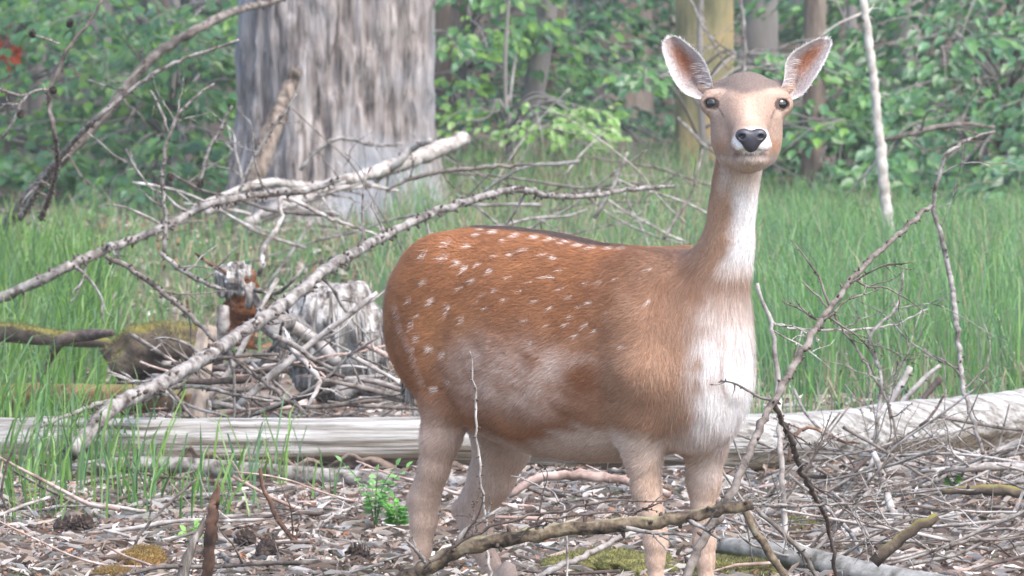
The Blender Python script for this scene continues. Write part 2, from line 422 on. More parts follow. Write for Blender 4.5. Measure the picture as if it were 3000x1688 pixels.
# coat markings: spots are read off the flank as directions, hit against the body, and worn by both flanks alike
bv = BVHTree.FromPolygons([Vector(p) for p in b2w(BV).tolist()], BQ.tolist())
def flank(px, py):
    d = Vector(ray(px, py)).normalized(); r = bv.ray_cast(Vector(CAMP), d)
    return None if r[0] is None else w2b(np.array(r[0]))
ZS = [(700, 175, 14, 8), (790, 160, 22, 6), (915, 182, 16, 7), (1030, 190, 16, 6), (1120, 205, 16, 7), (1205, 222, 15, 6), (1280, 238, 14, 6), (1355, 252, 18, 6), (1460, 255, 15, 5), (1530, 256, 12, 5), (720, 140, 16, 5),
      (515, 230, 9, 15), (385, 290, 7, 18), (510, 305, 8, 14), (482, 312, 6, 10), (585, 340, 11, 12), (622, 372, 12, 15), (640, 240, 13, 9), (705, 345, 10, 7), (770, 385, 12, 14), (670, 440, 12, 10), (390, 450, 9, 15), (430, 560, 11, 18), (522, 608, 10, 22), (300, 555, 6, 14), (347, 640, 8, 9), (315, 700, 7, 20), (607, 672, 9, 15), (345, 775, 8, 18), (320, 850, 7, 20), (425, 835, 12, 20), (495, 875, 13, 18),
      (730, 515, 9, 8), (805, 495, 9, 8), (895, 290, 12, 8), (970, 262, 12, 7), (1080, 290, 11, 7), (1140, 310, 10, 6), (1085, 422, 10, 6), (1190, 487, 12, 7), (1130, 425, 8, 5), (1035, 560, 13, 6), (1000, 450, 9, 5), (1230, 540, 10, 8), (1325, 455, 9, 7), (1405, 450, 13, 8), (1120, 595, 14, 6), (1215, 695, 14, 6), (1245, 650, 8, 8), (1325, 695, 10, 10), (1350, 570, 11, 7), (1270, 755, 11, 8), (1385, 730, 9, 8), (1690, 375, 8, 6), (1685, 560, 12, 7),
      (970, 670, 10, 6), (865, 550, 8, 6), (740, 600, 9, 7), (1540, 820, 10, 8), (1020, 800, 12, 6), (1290, 590, 8, 5), (1180, 380, 8, 5), (880, 420, 8, 5), (450, 1070, 12, 14), (525, 1030, 10, 12), (850, 210, 10, 6), (800, 300, 9, 5), (940, 500, 7, 5), (1100, 700, 8, 5), (1460, 620, 8, 6), (1500, 430, 8, 5), (600, 480, 7, 8), (690, 560, 7, 6)]
SPOTS = []
for zx, zy, a, b in ZS:
    q = flank(1050+zx/1.9815, 600+zy/1.9815)
    if q is not None: SPOTS.append((q[0], abs(q[1]), q[2], a/1.9815*PX*1.3, b/1.9815*PX*1.3, .35 if zx > 650 and zy > 270 else .05, 1.0 if (zx < 650 or zy < 270) else .9))
LINE = [flank(1050+x/1.9815, 600+y/1.9815) for x, y in ((215, 575), (232, 640), (250, 715), (285, 790), (312, 850), (345, 940), (382, 1045))]
LINE = np.array([[q[0], abs(q[1]), q[2]] for q in LINE if q is not None])
def L3(*c): return np.array(c, float)
RUST, TAN, SHO, WHITE, BELLY = L3(.30, .125, .052), L3(.43, .255, .16), L3(.39, .235, .155), L3(.80, .77, .76), L3(.68, .54, .46)
HEADC, CAP, DARK, LEGC = L3(.385, .265, .205), L3(.14, .11, .098), L3(.045, .036, .033), L3(.56, .40, .305)
def zpy(py, y=14.4): return CAM_H-(py+350)*y/FPX
def mixc(C, c, m): return C*(1-m[:, None])+c*m[:, None]
def ab(px, py, t=-.15): return bp(px, py, t)
PATCH = bp(1742, 1108, -.14); FLK = [(bp(1400, 1060, -.17), .085, .05), (bp(1500, 1075, -.18), .1, .055), (bp(1610, 1085, -.18), .09, .045), (bp(1440, 1130, -.17), .1, .05), (bp(1560, 1160, -.18), .1, .045), (bp(1720, 1060, -.15), .04, .02)]
def coat(P, Nn):
    s, t, z = P[:, 0], P[:, 1], P[:, 2]; ta = np.abs(t)
    n1 = fbm(P*np.array([1, 1, 1]), 14, 1); n2 = fbm(P, 45, 4); st_ = fbm(P*np.array([.35, 1, 1.0])+np.stack([0*s, 0*s, .38*s], -1), 60, 8)
    C = np.tile(RUST, (len(P), 1))*(1+.18*n1+.2*st_)[:, None]
    C = mixc(C, L3(.42, .19, .075), .55*smooth(-.1, .5, n1+.3*st_)*smooth(.85, .6, z))
    # shoulder, neck, front
    C = mixc(C, SHO*1.0, smooth(-.17, .16, s+.06*n1+.07*st_-.25*(z-.62)))
    C = mixc(C, L3(.36, .175, .09), .4*smooth(.12, .0, np.abs(s+.04))*smooth(.5, .42, z)*smooth(.3, .36, z))
    neck = smooth(.72, .86, z)*smooth(-.06, .04, s)
    C = mixc(C, TAN, neck)
    # pale flank
    fl = np.zeros(len(P))
    for c, a, b in FLK:
        q = ((s-c[0])/a)**2+(((z-c[2])-.12*(s-c[0]))/b)**2; fl = np.maximum(fl, np.exp(-q*.9))
    C = mixc(C, L3(.60, .44, .36), np.clip(fl*1.15*(.72+.75*st_+.25*n2), 0, 1)*(ta > .03))
    q = ((s-PATCH[0])/.042)**2+((z-PATCH[2])/.04)**2
    C = mixc(C, L3(.24, .095, .04), np.clip(np.exp(-q)*1.2, 0, .95)*smooth(.0, .06, ta))
    # belly
    bl = np.interp(s, [-.8, -.6, -.5, -.42, -.3, -.15, -.05, .1], [.30, .40, .405, .385, .385, .425, .44, .40])
    bm = smooth(.022, -.022, z-bl+.02*st_+.01*n1)*smooth(-.72, -.62, s+.02*n1)
    C = mixc(C, BELLY*(1+.05*n1)[:, None], bm*smooth(.06, .0, s-.02))
    # legs
    lg = smooth(.40, .33, z+.03*st_)
    lc = np.tile(LEGC, (len(P), 1))*(1+.08*n1)[:, None]
    inner = np.where(s < -.3, smooth(.0, .055, (.10-ta)+.35*(s+.62)), smooth(.0, .05, .075-ta))
    lc = mixc(lc, L3(.68, .53, .44), np.clip(inner, 0, 1)*.8)
    C = mixc(C, lc, lg*np.maximum(smooth(-.50, -.58, s), smooth(-.12, -.07, s)))
    thigh = smooth(.50, .40, z)*smooth(-.5, -.58, s)
    C = mixc(C, L3(.62, .45, .36), thigh*smooth(-.66, -.575, s+.25*(z-.4)+.02*st_)*.85)
    # rear edge of the haunch
    re = smooth(-.70, -.80, s+.03*n1)*smooth(.42, .5, z)
    C = mixc(C, L3(.36, .20, .125), re*.75)
    # spots
    sp = np.zeros(len(P))
    for (a, b, c, ra, rb, tilt, wt) in SPOTS:
        m = (np.abs(s-a) < .06) & (np.abs(z-c) < .05) & (np.abs(ta-b) < .07)
        ds = (s-a)/.75; dz = (z-c)-tilt*(s-a)
        g = np.exp(-((ds/ra)**2+(dz/rb)**2)**1.4*.75)*wt
        sp = np.maximum(sp, np.where(m, g, 0))
    if len(LINE):
        Lc = catmull(LINE, 40)
        cand = np.where((s < -.5) & (z > .3) & (z < .75))[0]
        if len(cand):
            q = np.stack([s[cand], ta[cand], z[cand]], -1)
            dd = np.sqrt(((q[:, None, :]-Lc[None])**2).sum(-1)).min(1)
            sp[cand] = np.maximum(sp[cand], .36*np.exp(-(dd/.0045)**2))
    C = mixc(C, L3(.83, .72, .64), np.clip(sp*1.05, 0, .95))
    # dorsal stripe
    ds_ = smooth(.040, .020, ta+.006*n2)*smooth(.034, .012, np.interp(s, ts, tt)-z)*smooth(-.05, -.22, s)*smooth(-.84, -.76, s)
    C = mixc(C, DARK*1.3, ds_*.92)
    # white throat, brisket
    ns = Nn[:, 0]
    th = smooth(.42, .90, ns+.16*n2+.10*n1)*smooth(.10, .06, ta)*smooth(.03, .09, s)*smooth(.72, .80, z)
    ch = smooth(.30, .92, ns+.40*n2+.30*n1-.25*(z-.5))*smooth(.12, .07, ta+.02*n1)*smooth(.05, .13, s)*smooth(.76, .66, z)
    mid = np.exp(-((z-.68)/.06)**2)
    C = mixc(C, WHITE, np.clip(np.maximum(th, ch*(1-.5*mid)), 0, 1)*.95)
    br = smooth(.0, .06, s)*smooth(.105, .06, ta)*smooth(.46, .40, z)*smooth(.28, .34, z)
    C = mixc(C, L3(.72, .62, .57), br*.8)
    # head
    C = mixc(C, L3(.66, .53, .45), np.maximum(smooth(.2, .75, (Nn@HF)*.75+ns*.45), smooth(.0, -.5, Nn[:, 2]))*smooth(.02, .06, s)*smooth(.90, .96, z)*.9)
    hm = smooth(.985, 1.02, z)*smooth(.02, .06, s)
    W = b2w(P); hx = (W[:, 0]-at(2187, 305, YH)[0])/(YH/FPX); hy = (at(2187, 305, YH)[2]-W[:, 2])/(YH/FPX)+305; hf = YH-W[:, 1]
    H = np.tile(HEADC, (len(P), 1))*(1+.06*n1+.07*n2)[:, None]
    front = smooth(-.05, 0.0, hf)
    H = mixc(H, L3(.60, .44, .34), np.exp(-(hx/22)**2)*smooth(385, 335, hy)*smooth(270, 300, hy)*.5)
    H = mixc(H, L3(.55, .38, .28), smooth(380, 430, hy)*smooth(55, 75, np.abs(hx))*.0+0)
    H = mixc(H, L3(.40, .20, .11), np.exp(-((np.abs(hx)-80)/16)**2-((hy-425)/20)**2)*.7)
    cap = smooth(280, 262, hy+.0011*hx*hx+5*n2)
    H = mixc(H, CAP, cap*.85)
    H = mixc(H, L3(.55, .40, .31), np.exp(-((hy-268+.0)/9)**2-((np.abs(hx)-75)/28)**2)*.7)
    for e in EYES:
        ex, ey = e[0]-2187, e[1]
        dx, dy = (hx-ex)/24, (hy-ey)/19; r = np.sqrt(dx*dx+dy*dy)
        H = mixc(H, L3(.62, .48, .38), np.exp(-((hy-ey-26)/11)**2-((hx-ex)/26)**2)*.55)
        H = mixc(H, L3(.05, .035, .03), smooth(1.06, .92, r)*front*.9)
        H = mixc(H, L3(.10, .07, .06), np.exp(-((hx-(ex-e[3]*(24+.45*(hy-ey-14))))/3.2)**2)*smooth(12, 18, hy-ey)*smooth(44, 34, hy-ey)*.75)
        H = mixc(H, L3(.06, .045, .04), np.exp(-((hy-(ey-17))/4)**2-((hx-ex)/22)**2)*.8*front)
    # white muzzle ring, chin, throat
    mr_ = np.sqrt(((hx-12)/57)**2+((hy-406)/38)**2)
    H = mixc(H, WHITE, smooth(1.12, .9, mr_+.06*n2)*smooth(.075, .095, hf))
    H = mixc(H, L3(.64, .53, .47), smooth(449, 462, hy)*smooth(115, 75, np.abs(hx-8))*.95)
    H = mixc(H, WHITE, np.exp(-((hx-22)/26)**2-((hy-466)/11)**2)*.75)
    ml = np.exp(-((hy-447+.0022*(hx-13)**2*.35)/4.5)**2)*smooth(62, 46, np.abs(hx-13))*smooth(.06, .09, hf)
    H = mixc(H, L3(.07, .05, .05), ml*.9)
    C = mixc(C, H, hm)
    return np.clip(C, .005, .92)

def comb(P, Nn):
    s, t, z = P[:, 0], P[:, 1], P[:, 2]
    D = np.tile(np.array([-.92, 0, -.40]), (len(P), 1))
    def bl(v, m):
        nonlocal D; D = D*(1-m[:, None])+np.asarray(v, float)*m[:, None]
    bl((-.35, 0, -1), smooth(-.68, -.78, s)); bl((-.3, 0, -1.0), smooth(.36, .3, z))
    bl((-.1, 0, -1), smooth(.0, .08, s)*smooth(.85, .7, z)); bl((-.12, 0, -1), smooth(.74, .84, z)*smooth(-.04, .05, s))
    hm = smooth(1.0, 1.03, z)*smooth(.02, .06, s)
    nose = hd(2199, 400, .15); v = P-nose; v /= np.maximum(np.linalg.norm(v, axis=1, keepdims=True), 1e-6)
    D = D*(1-hm[:, None])+v*hm[:, None]
    D = D-(D*Nn).sum(1, keepdims=True)*Nn
    return D/np.maximum(np.linalg.norm(D, axis=1, keepdims=True), 1e-6)

BC = coat(BV, BN)
# ears: cupped blades rooted in the skull, part of the same body mesh
def ear(outer, inner, sgn):
    nu, nv = 26, 17
    o = catmull(np.array([(*p, 0) for p in outer], float), nu); i = catmull(np.array([(*p, 0) for p in inner], float), nu)
    V = []; Cc = []
    for layer in (0, 1):
        for a in range(nu):
            u = a/(nu-1)
            for b in range(nv):
                v = b/(nv-1)*2-1
                q = o[a]*(1-(v+1)/2)+i[a]*((v+1)/2)
                wd = abs(np.linalg.norm((o[a]-i[a])[:2]))*PX
                f = -.055-.02*u+.30*wd*(abs(v)**2.2)*(1-.5*u)-.22*wd*(1-abs(v)**2)*(1-.35*u)
                if layer: f -= .0022+.0045*(1-abs(v)**3)*(1-u*.6)
                V.append(hd(q[0], q[1], f))
                if layer: c = L3(.33, .235, .18)
                else:
                    n = vnoise(np.array([[u*9+sgn*3, v*5, 1.0]]))[0]
                    c = L3(.43, .37, .36)
                    cen = math.exp(-(abs(v-.05)/.5)**3-(abs(u-.60)/.27)**3)
                    c = c*(1-cen)+L3(.30, .125, .07)*cen
                    c2 = math.exp(-((v+.05)/.16)**2-((u-.27)/.07)**2)*.8; c = c*(1-c2)+L3(.10, .06, .055)*c2
                    c3 = min(1, math.exp(-((abs(v)-.82)/.2)**2)+.0); c = c*(1-.6*c3)+L3(.58, .53, .53)*.6*c3
                    c = c*(1+.12*n)
                if abs(v) > .93 or u > .965: c = L3(.80, .76, .74)
                Cc.append(c)
    V = np.array(V); Q = []; n1 = nu*nv
    def id(l, a, b): return l*n1+a*nv+b
    for a in range(nu-1):
        for b in range(nv-1):
            Q.append((id(0, a, b), id(0, a, b+1), id(0, a+1, b+1), id(0, a+1, b)))
            Q.append((id(1, a, b), id(1, a+1, b), id(1, a+1, b+1), id(1, a, b+1)))
        for b in (0, nv-1):
            Q.append((id(0, a, b), id(0, a+1, b), id(1, a+1, b), id(1, a, b)) if b == 0 else (id(0, a, b), id(1, a, b), id(1, a+1, b), id(0, a+1, b)))
    for b in range(nv-1): Q.append((id(0, nu-1, b), id(0, nu-1, b+1), id(1, nu-1, b+1), id(1, nu-1, b)))
    Q = np.array(Q)
    if sgn > 0: Q = Q[:, ::-1]
    return V, Q, np.array(Cc), nu, nv
EL = ear([(2062, 292), (2040, 289), (2003, 272), (1972, 232), (1951, 180), (1943, 145), (1943, 124), (1953, 110)], [(2098, 268), (2090, 255), (2084, 232), (2073, 196), (2050, 160), (2016, 130), (1996, 114), (1973, 105)], -1)
ER = ear([(2312, 296), (2322, 292), (2352, 277), (2390, 226), (2416, 180), (2432, 140), (2434, 124), (2428, 113)], [(2276, 268), (2290, 255), (2298, 225), (2302, 184), (2323, 153), (2362, 129), (2388, 117), (2412, 111)], 1)
allV = [BV]; allQ = [BQ]; allC = [BC]; n = len(BV)
for E in (EL, ER):
    allV.append(E[0]); allQ.append(E[1]+n); allC.append(E[2]); n += len(E[0])
m_coat = attr_mat("deer_coat", rough=.75, spec=.15, noise=(220, .86, 1.12), sheen=.12)
doe = empty("doe", b2w(np.array([-.35, 0, .0])))
tag(doe, "spotted brown fallow doe with white throat looking at the viewer", "deer")
body = mk("body", b2w(np.concatenate(allV)), [np.concatenate(allQ)], m_coat, doe, True, np.concatenate(allC))

# eyes
m_eye, t_, b_ = new_mat("deer_eye")
tc = t_.nodes.new("ShaderNodeTexCoord"); ln = t_.nodes.new("ShaderNodeVectorMath"); ln.operation = 'LENGTH'
mp = t_.nodes.new("ShaderNodeMapping"); mp.inputs['Scale'].default_value = (.62, 1.0, 0); t_.links.new(tc.outputs['Object'], mp.inputs[0]); t_.links.new(mp.outputs[0], ln.inputs[0])
rp = t_.nodes.new("ShaderNodeValToRGB"); ramp_set(rp, [(0, (.004, .004, .005)), (.33, (.003, .003, .004)), (.39, (.035, .017, .008)), (.58, (.075, .036, .015)), (.68, (.015, .01, .008))])
sc_ = t_.nodes.new("ShaderNodeMath"); sc_.operation = 'MULTIPLY'; sc_.inputs[1].default_value = 60
t_.links.new(ln.outputs['Value'], sc_.inputs[0]); t_.links.new(sc_.outputs[0], rp.inputs[0]); t_.links.new(rp.outputs[0], b_.inputs['Base Color'])
b_.inputs['Roughness'].default_value = .04; b_.inputs['Specular IOR Level'].default_value = .7; b_.inputs['Coat Weight'].default_value = .6; b_.inputs['Coat Roughness'].default_value = .02
def uv_sphere(nu=24, nv=16):
    V = []; Q = []
    for a in range(nv+1):
        for b in range(nu):
            p, l = math.pi*a/nv, 2*math.pi*b/nu; V.append((math.sin(p)*math.cos(l), math.sin(p)*math.sin(l), math.cos(p)))
    for a in range(nv):
        for b in range(nu): Q.append((a*nu+b, (a+1)*nu+b, (a+1)*nu+(b+1) % nu, a*nu+(b+1) % nu))
    return np.array(V), np.array(Q)
for e in EYES:
    V, Q = uv_sphere()
    c = b2w(eye_c(e)); me = mesh_np("eye", V*.0148, [Q]); me.materials.append(m_eye)
    o = bpy.data.objects.new("eye", me); COL.objects.link(o); o.parent = doe; o.location = c-ORG[doe.name]
    dw = Vector(b2w(eye_c(e)+eye_dir(e))-c); o.rotation_euler = dw.to_track_quat('Z', 'Y').to_euler()
# nose pad with carved nostrils
def nose_sdf(P):
    d = ellip(P, hd(2179, 396, .140), (.0175, .012, .0135), HA)
    d = smin(d, ellip(P, hd(2222, 396, .140), (.0175, .012, .0135), HA), .008)
    d = smin(d, ellip(P, hd(2200, 411, .143), (.021, .011, .0165), HA), .008)
    d = smin(d, ellip(P, hd(2200, 430, .142), (.0135, .0085, .0115), HA), .008)
    d = smaxs(d, -ellip(P, hd(2173, 401, .153), (.0075, .011, .0056), HA), .003)
    d = smaxs(d, -ellip(P, hd(2229, 401, .153), (.0068, .009, .0046), HA), .003)
    return d
c0 = hd(2200, 408, .138)
V, Q = surface_net(nose_sdf, c0-.05, c0+.05, .0017)
V = lap(V, Q, 2)
m_nose = noise_mat("deer_nose", [(.35, (.022, .021, .028)), (.7, (.05, .047, .06))], scale=400, rough=.38, bump=.25, dist=.001, spec=.5)
mk("nose", b2w(V), [Q], m_nose, doe)
# hooves
m_hoof = noise_mat("hoof_horn", [(.3, (.02, .017, .015)), (.7, (.05, .04, .034))], scale=60, rough=.5, bump=.1)
for k, q in enumerate(FEET):
    g = G()
    for sd_ in (-1, 1):
        P = np.array([[q[0]-.008, q[1]+sd_*.011, GH0[k]+.058], [q[0]+.006, q[1]+sd_*.013, GH0[k]+.03], [q[0]+.022, q[1]+sd_*.012, GH0[k]-.004]])
        V, Q, T = tube(b2w(catmull(P, 7)), [.012, .014, .016, .0165, .016, .014, .011], 10); g.add(V, Q, T)
    g.build("hoof", m_hoof, doe)

# fur: short ribbons lying along the coat
def sample(V, Q, n, rng, wt=None):
    T = np.vstack([Q[:, [0, 1, 2]], Q[:, [0, 2, 3]]])
    A = np.linalg.norm(np.cross(V[T[:, 1]]-V[T[:, 0]], V[T[:, 2]]-V[T[:, 0]]), axis=1)
    if wt is not None: A = A*wt[T].mean(1)
    c = np.cumsum(A); i = np.searchsorted(c, rng.random(n)*c[-1]); i = np.minimum(i, len(T)-1)
    u, v = rng.random(n), rng.random(n); m = u+v > 1; u[m] = 1-u[m]; v[m] = 1-v[m]
    w_ = np.stack([1-u-v, u, v], -1)[..., None]
    return T[i], w_
def ribbons(P, D, Nn, Lh, Wd, C, lift, rng, tipc=1.0):
    n = len(P)
    side = np.cross(D, Nn); side /= np.maximum(np.linalg.norm(side, axis=1, keepdims=True), 1e-6)
    D = D+side*rng.normal(0, .16, (n, 1)); D /= np.linalg.norm(D, axis=1, keepdims=True)
    li = (lift*rng.uniform(.5, 1.4, n))[:, None]; L = Lh[:, None]
    a = P-Nn*.0008; m = P+D*L*.5+Nn*L*li*.62; t = P+D*L+Nn*L*li*.85+np.array([0, 0, -1.0])*L*.06
    s_ = side*Wd[:, None]*.5
    V = np.stack([a-s_, a+s_, m-s_*.8, m+s_*.8, t], 1).reshape(-1, 3)
    k = np.arange(n)*5
    Q = np.stack([k, k+1, k+3, k+2], -1); T = np.stack([k+2, k+3, k+4], -1)
    jit = rng.normal(1, .17, (n, 1)).clip(.5, 1.5); Cc = C*jit
    Ct = np.clip(Cc*tipc, 0, .95)
    Cv = np.stack([Cc*.93, Cc*.93, Cc, Cc, Ct], 1).reshape(-1, 3)
    return V, Q, T, np.clip(Cv, .004, .95)
rng = np.random.default_rng(3)
wt = np.ones(len(BV))*(1-.25*smooth(.3, .2, BV[:, 2]))*(1+1.2*headm)
T, w_ = sample(BV, BQ, 230000, rng, wt)
P = (BV[T]*w_).sum(1); Nn = (BN[T]*w_).sum(1); Nn /= np.linalg.norm(Nn, axis=1, keepdims=True)
keep = np.ones(len(P), bool)
for e in EYES: keep &= np.linalg.norm(P-(eye_c(e)+eye_dir(e)*.012), axis=1) > .0155
keep &= nose_sdf(P) > .0045
for a_, b_ in ((hd(2150, 449, .122), hd(2199, 445, .142)), (hd(2248, 448, .122), hd(2199, 445, .142))): keep &= rcone(P, a_, b_, .006, .006) > 0
P, Nn = P[keep], Nn[keep]
D = comb(P, Nn); C = coat(P, Nn)
s, t, z = P.T; ta = np.abs(t)
hm = smooth(.97, 1.03, z)*smooth(.02, .06, s)
chest = smooth(.03, .10, s)*smooth(.13, .08, ta)*smooth(.82, .74, z)*smooth(.34, .40, z)
Lh = .017*np.ones(len(P)); Lh = Lh*(1-.45*smooth(.36, .28, z)); Lh = Lh*(1-.42*smooth(.74, .86, z)*smooth(0, .05, s)); Lh = Lh*(1-hm)+.0062*hm
Lh += .006*chest+.006*smooth(-.74, -.82, s)*smooth(.45, .6, z)
Lh *= rng.uniform(.65, 1.3, len(P))
Wd = (.0010*(1-hm)+.0008*hm)*(1-.45*chest)*rng.uniform(.7, 1.2, len(P))
lift = .20+.06*chest+.12*smooth(-.72, -.82, s)-.06*hm
# clumps: neighbouring hairs lean together
cl = fbm(P, 38, 21, 2)[:, None]; D = D+np.cross(D, Nn)*cl*.45*(1-hm)[:, None]*(1-.5*chest)[:, None]; D /= np.linalg.norm(D, axis=1, keepdims=True)
V, Q, T_, Cv = ribbons(P, D, Nn, Lh, Wd, C, lift, rng, 1.12)
m_fur = attr_mat("deer_fur", rough=.62, spec=.22, translucent=.12)
fur = G(); fur.add(V, Q, T_, None); fur.C.append(Cv)
# long fringe hairs: chest, belly line, rump, ear edges
fr = np.where((chest > .35) & (rng.random(len(P)) < .05))[0]
V, Q, T_, Cv = ribbons(P[fr], D[fr], Nn[fr], rng.uniform(.022, .042, len(fr)), np.full(len(fr), .0007), C[fr], np.full(len(fr), .3), rng, 1.1); fur.add(V, Q, T_); fur.C.append(Cv)
fr = np.where((s < -.74) & (z > .5) & (z < .8) & (rng.random(len(P)) < .12))[0]
V, Q, T_, Cv = ribbons(P[fr], D[fr], Nn[fr], rng.uniform(.02, .036, len(fr)), np.full(len(fr), .0009), np.tile(L3(.16, .13, .12), (len(fr), 1)), np.full(len(fr), .5), rng, 1.5); fur.add(V, Q, T_); fur.C.append(Cv)
for E, sg in ((EL, -1), (ER, 1)):
    EV, EQ, EC, nu, nv = E
    fn = np.zeros_like(EV)
    for a, b, c in ((0, 1, 2), (0, 2, 3)):
        x = np.cross(EV[EQ[:, b]]-EV[EQ[:, a]], EV[EQ[:, c]]-EV[EQ[:, a]])
        for k in (a, b, c): np.add.at(fn, EQ[:, k], x)
    fn /= np.maximum(np.linalg.norm(fn, axis=1, keepdims=True), 1e-9)
    if (fn[:nu*nv]@HF).mean() < 0: fn = -fn
    T, w_ = sample(EV, EQ, 6500, rng)
    P = (EV[T]*w_).sum(1); Nn = (fn[T]*w_).sum(1); Nn /= np.maximum(np.linalg.norm(Nn, axis=1, keepdims=True), 1e-6); C = (EC[T]*w_).sum(1)
    tip = EV[nu*nv-nv//2-1]; base = EV[nv//2]; ax_ = (tip-base)/np.linalg.norm(tip-base)
    D = np.tile(ax_, (len(P), 1))+rng.normal(0, .35, (len(P), 3)); D -= (D*Nn).sum(1, keepdims=True)*Nn; D /= np.linalg.norm(D, axis=1, keepdims=True)
    V, Q, T_, Cv = ribbons(P, D, Nn, rng.uniform(.004, .009, len(P)), np.full(len(P), .0008), C, np.full(len(P), .3), rng, 1.15); fur.add(V, Q, T_); fur.C.append(Cv)
    # white tufts from the inner edge across the cup
    k = rng.integers(2, int(nu*.5), 36); b = nv-1-rng.integers(0, 5, 36); vi = k*nv+b
    P = EV[vi]; ac = EV[k*nv+nv//2]-P; D = ac/np.linalg.norm(ac, axis=1, keepdims=True)+ax_*.7+HF*.45; D /= np.linalg.norm(D, axis=1, keepdims=True)
    V, Q, T_, Cv = ribbons(P, D, np.tile(HF, (len(P), 1)), rng.uniform(.012, .026, len(P)), np.full(len(P), .0008), np.tile(L3(.72, .66, .64), (len(P), 1)), np.full(len(P), .1), rng, 1.1); fur.add(V, Q, T_); fur.C.append(Cv)
fur.V = [b2w(np.concatenate(fur.V))]
fur.build("fur", m_fur, doe, smoothed=False)
# tail
tp = catmull(np.array([[-.77, 0, .735], [-.80, 0, .70], [-.812, .0, .62], [-.812, .0, .54], [-.806, .0, .485], [-.80, .0, .455]]), 22)
V, Q, T = tube(tp, np.interp(np.linspace(0, 1, 22), [0, .3, .8, 1], [.02, .021, .013, .003]), 10)
tg = G(); tg.add(V, Q, T, L3(.05, .04, .037))
n = 2600; k = rng.integers(1, 21, n); a = rng.uniform(0, 2*math.pi, n)
Nn = np.stack([np.cos(a), np.sin(a), 0*a], -1); P = tp[k]+Nn*.010; D = np.tile(np.array([-.05, 0, -1.0]), (n, 1))+rng.normal(0, .1, (n, 3))
D /= np.linalg.norm(D, axis=1, keepdims=True)
C = np.where((Nn[:, [0]] > .3), L3(.6, .55, .5), L3(.04, .033, .03))
V, Q, T, Cv = ribbons(P, D, Nn, rng.uniform(.02, .05, n), np.full(n, .0012), C, np.full(n, .08), rng); tg.add(V, Q, T); tg.C.append(Cv)
tg.V = [b2w(np.concatenate(tg.V))]
tg.build("tail", m_fur, doe)
# ------------------------------------------------------------------ dead wood materials
PALE = noise_mat("weathered_pale_wood", [(.34, (.07, .055, .046)), (.44, (.24, .21, .19)), (.58, (.40, .37, .345)), (.74, (.54, .52, .50))], scale=22, stretch=(1, 1, 1), bump=.5, dist=.004)
GREY = noise_mat("grey_dead_bark", [(.34, (.035, .028, .024)), (.44, (.13, .112, .10)), (.56, (.25, .23, .213)), (.72, (.37, .35, .335))], scale=30, bump=.6, dist=.004)
BRWN = noise_mat("brown_dead_bark", [(.34, (.035, .028, .024)), (.48, (.13, .108, .092)), (.62, (.21, .185, .165)), (.76, (.30, .275, .255))], scale=28, bump=.6, dist=.004)
DARKB = noise_mat("dark_twig_bark", [(.3, (.03, .023, .02)), (.5, (.085, .062, .052)), (.72, (.17, .14, .125))], scale=40, bump=.5, dist=.003)
REDW = noise_mat("red_brown_wood", [(.36, (.022, .014, .011)), (.46, (.075, .042, .029)), (.58, (.15, .082, .054)), (.74, (.40, .27, .18))], scale=18, stretch=(1, 1, .6), bump=.6, dist=.004)
LICH = noise_mat("lichened_bark", [(.38, (.018, .014, .011)), (.46, (.075, .054, .038)), (.56, (.17, .13, .085)), (.7, (.25, .235, .185))], scale=26, bump=.9, dist=.005, second=((.22, .20, .11), 18, .98, 1.12, .55))
PINK = noise_mat("peeled_pink_bark", [(.3, (.13, .085, .07)), (.5, (.36, .26, .22)), (.7, (.60, .51, .47))], scale=18, bump=.5, dist=.003)
MOSS = noise_mat("moss", [(.32, (.035, .036, .012)), (.47, (.12, .12, .035)), (.6, (.22, .20, .07)), (.76, (.30, .24, .12))], scale=26, bump=1.0, bump_scale=120, dist=.012, rough=1.0)
MOSSB = None
CONE = noise_mat("cone_scale", [(.35, (.018, .013, .011)), (.55, (.06, .042, .034)), (.75, (.17, .13, .105))], scale=60, bump=.3)

def spurs(g, P, R, n, rng, k=1.0):
    T, N, B = frames(P)
    for _ in range(n):
        i = rng.integers(1, len(P)-1); a = rng.uniform(0, 2*math.pi)
        d = N[i]*math.cos(a)+B[i]*math.sin(a); d = d+T[i]*rng.uniform(-.2, .5); d /= np.linalg.norm(d)
        l = R[i]+min(max(R[i]*.9, .004), .010)*rng.uniform(.5, 1.2)*k; r = min(max(R[i]*.38, .0016), .0042)
        V, Q, Tt = tube(np.array([P[i], P[i]+d*l*.8, P[i]+d*l]), [r*1.1, r, r*.55], 5); g.add(V, Q, Tt)
def wander(p, d, L, n, rng, wob=.22, sag=0.0):
    P = [np.array(p, float)]; d = np.array(d, float); d /= np.linalg.norm(d)
    for k in range(n):
        d = d+rng.normal(0, wob, 3)*np.array([1, .6, 1])+np.array([0, 0, sag]); d /= np.linalg.norm(d); P.append(P[-1]+d*L/n)
    return np.array(P)
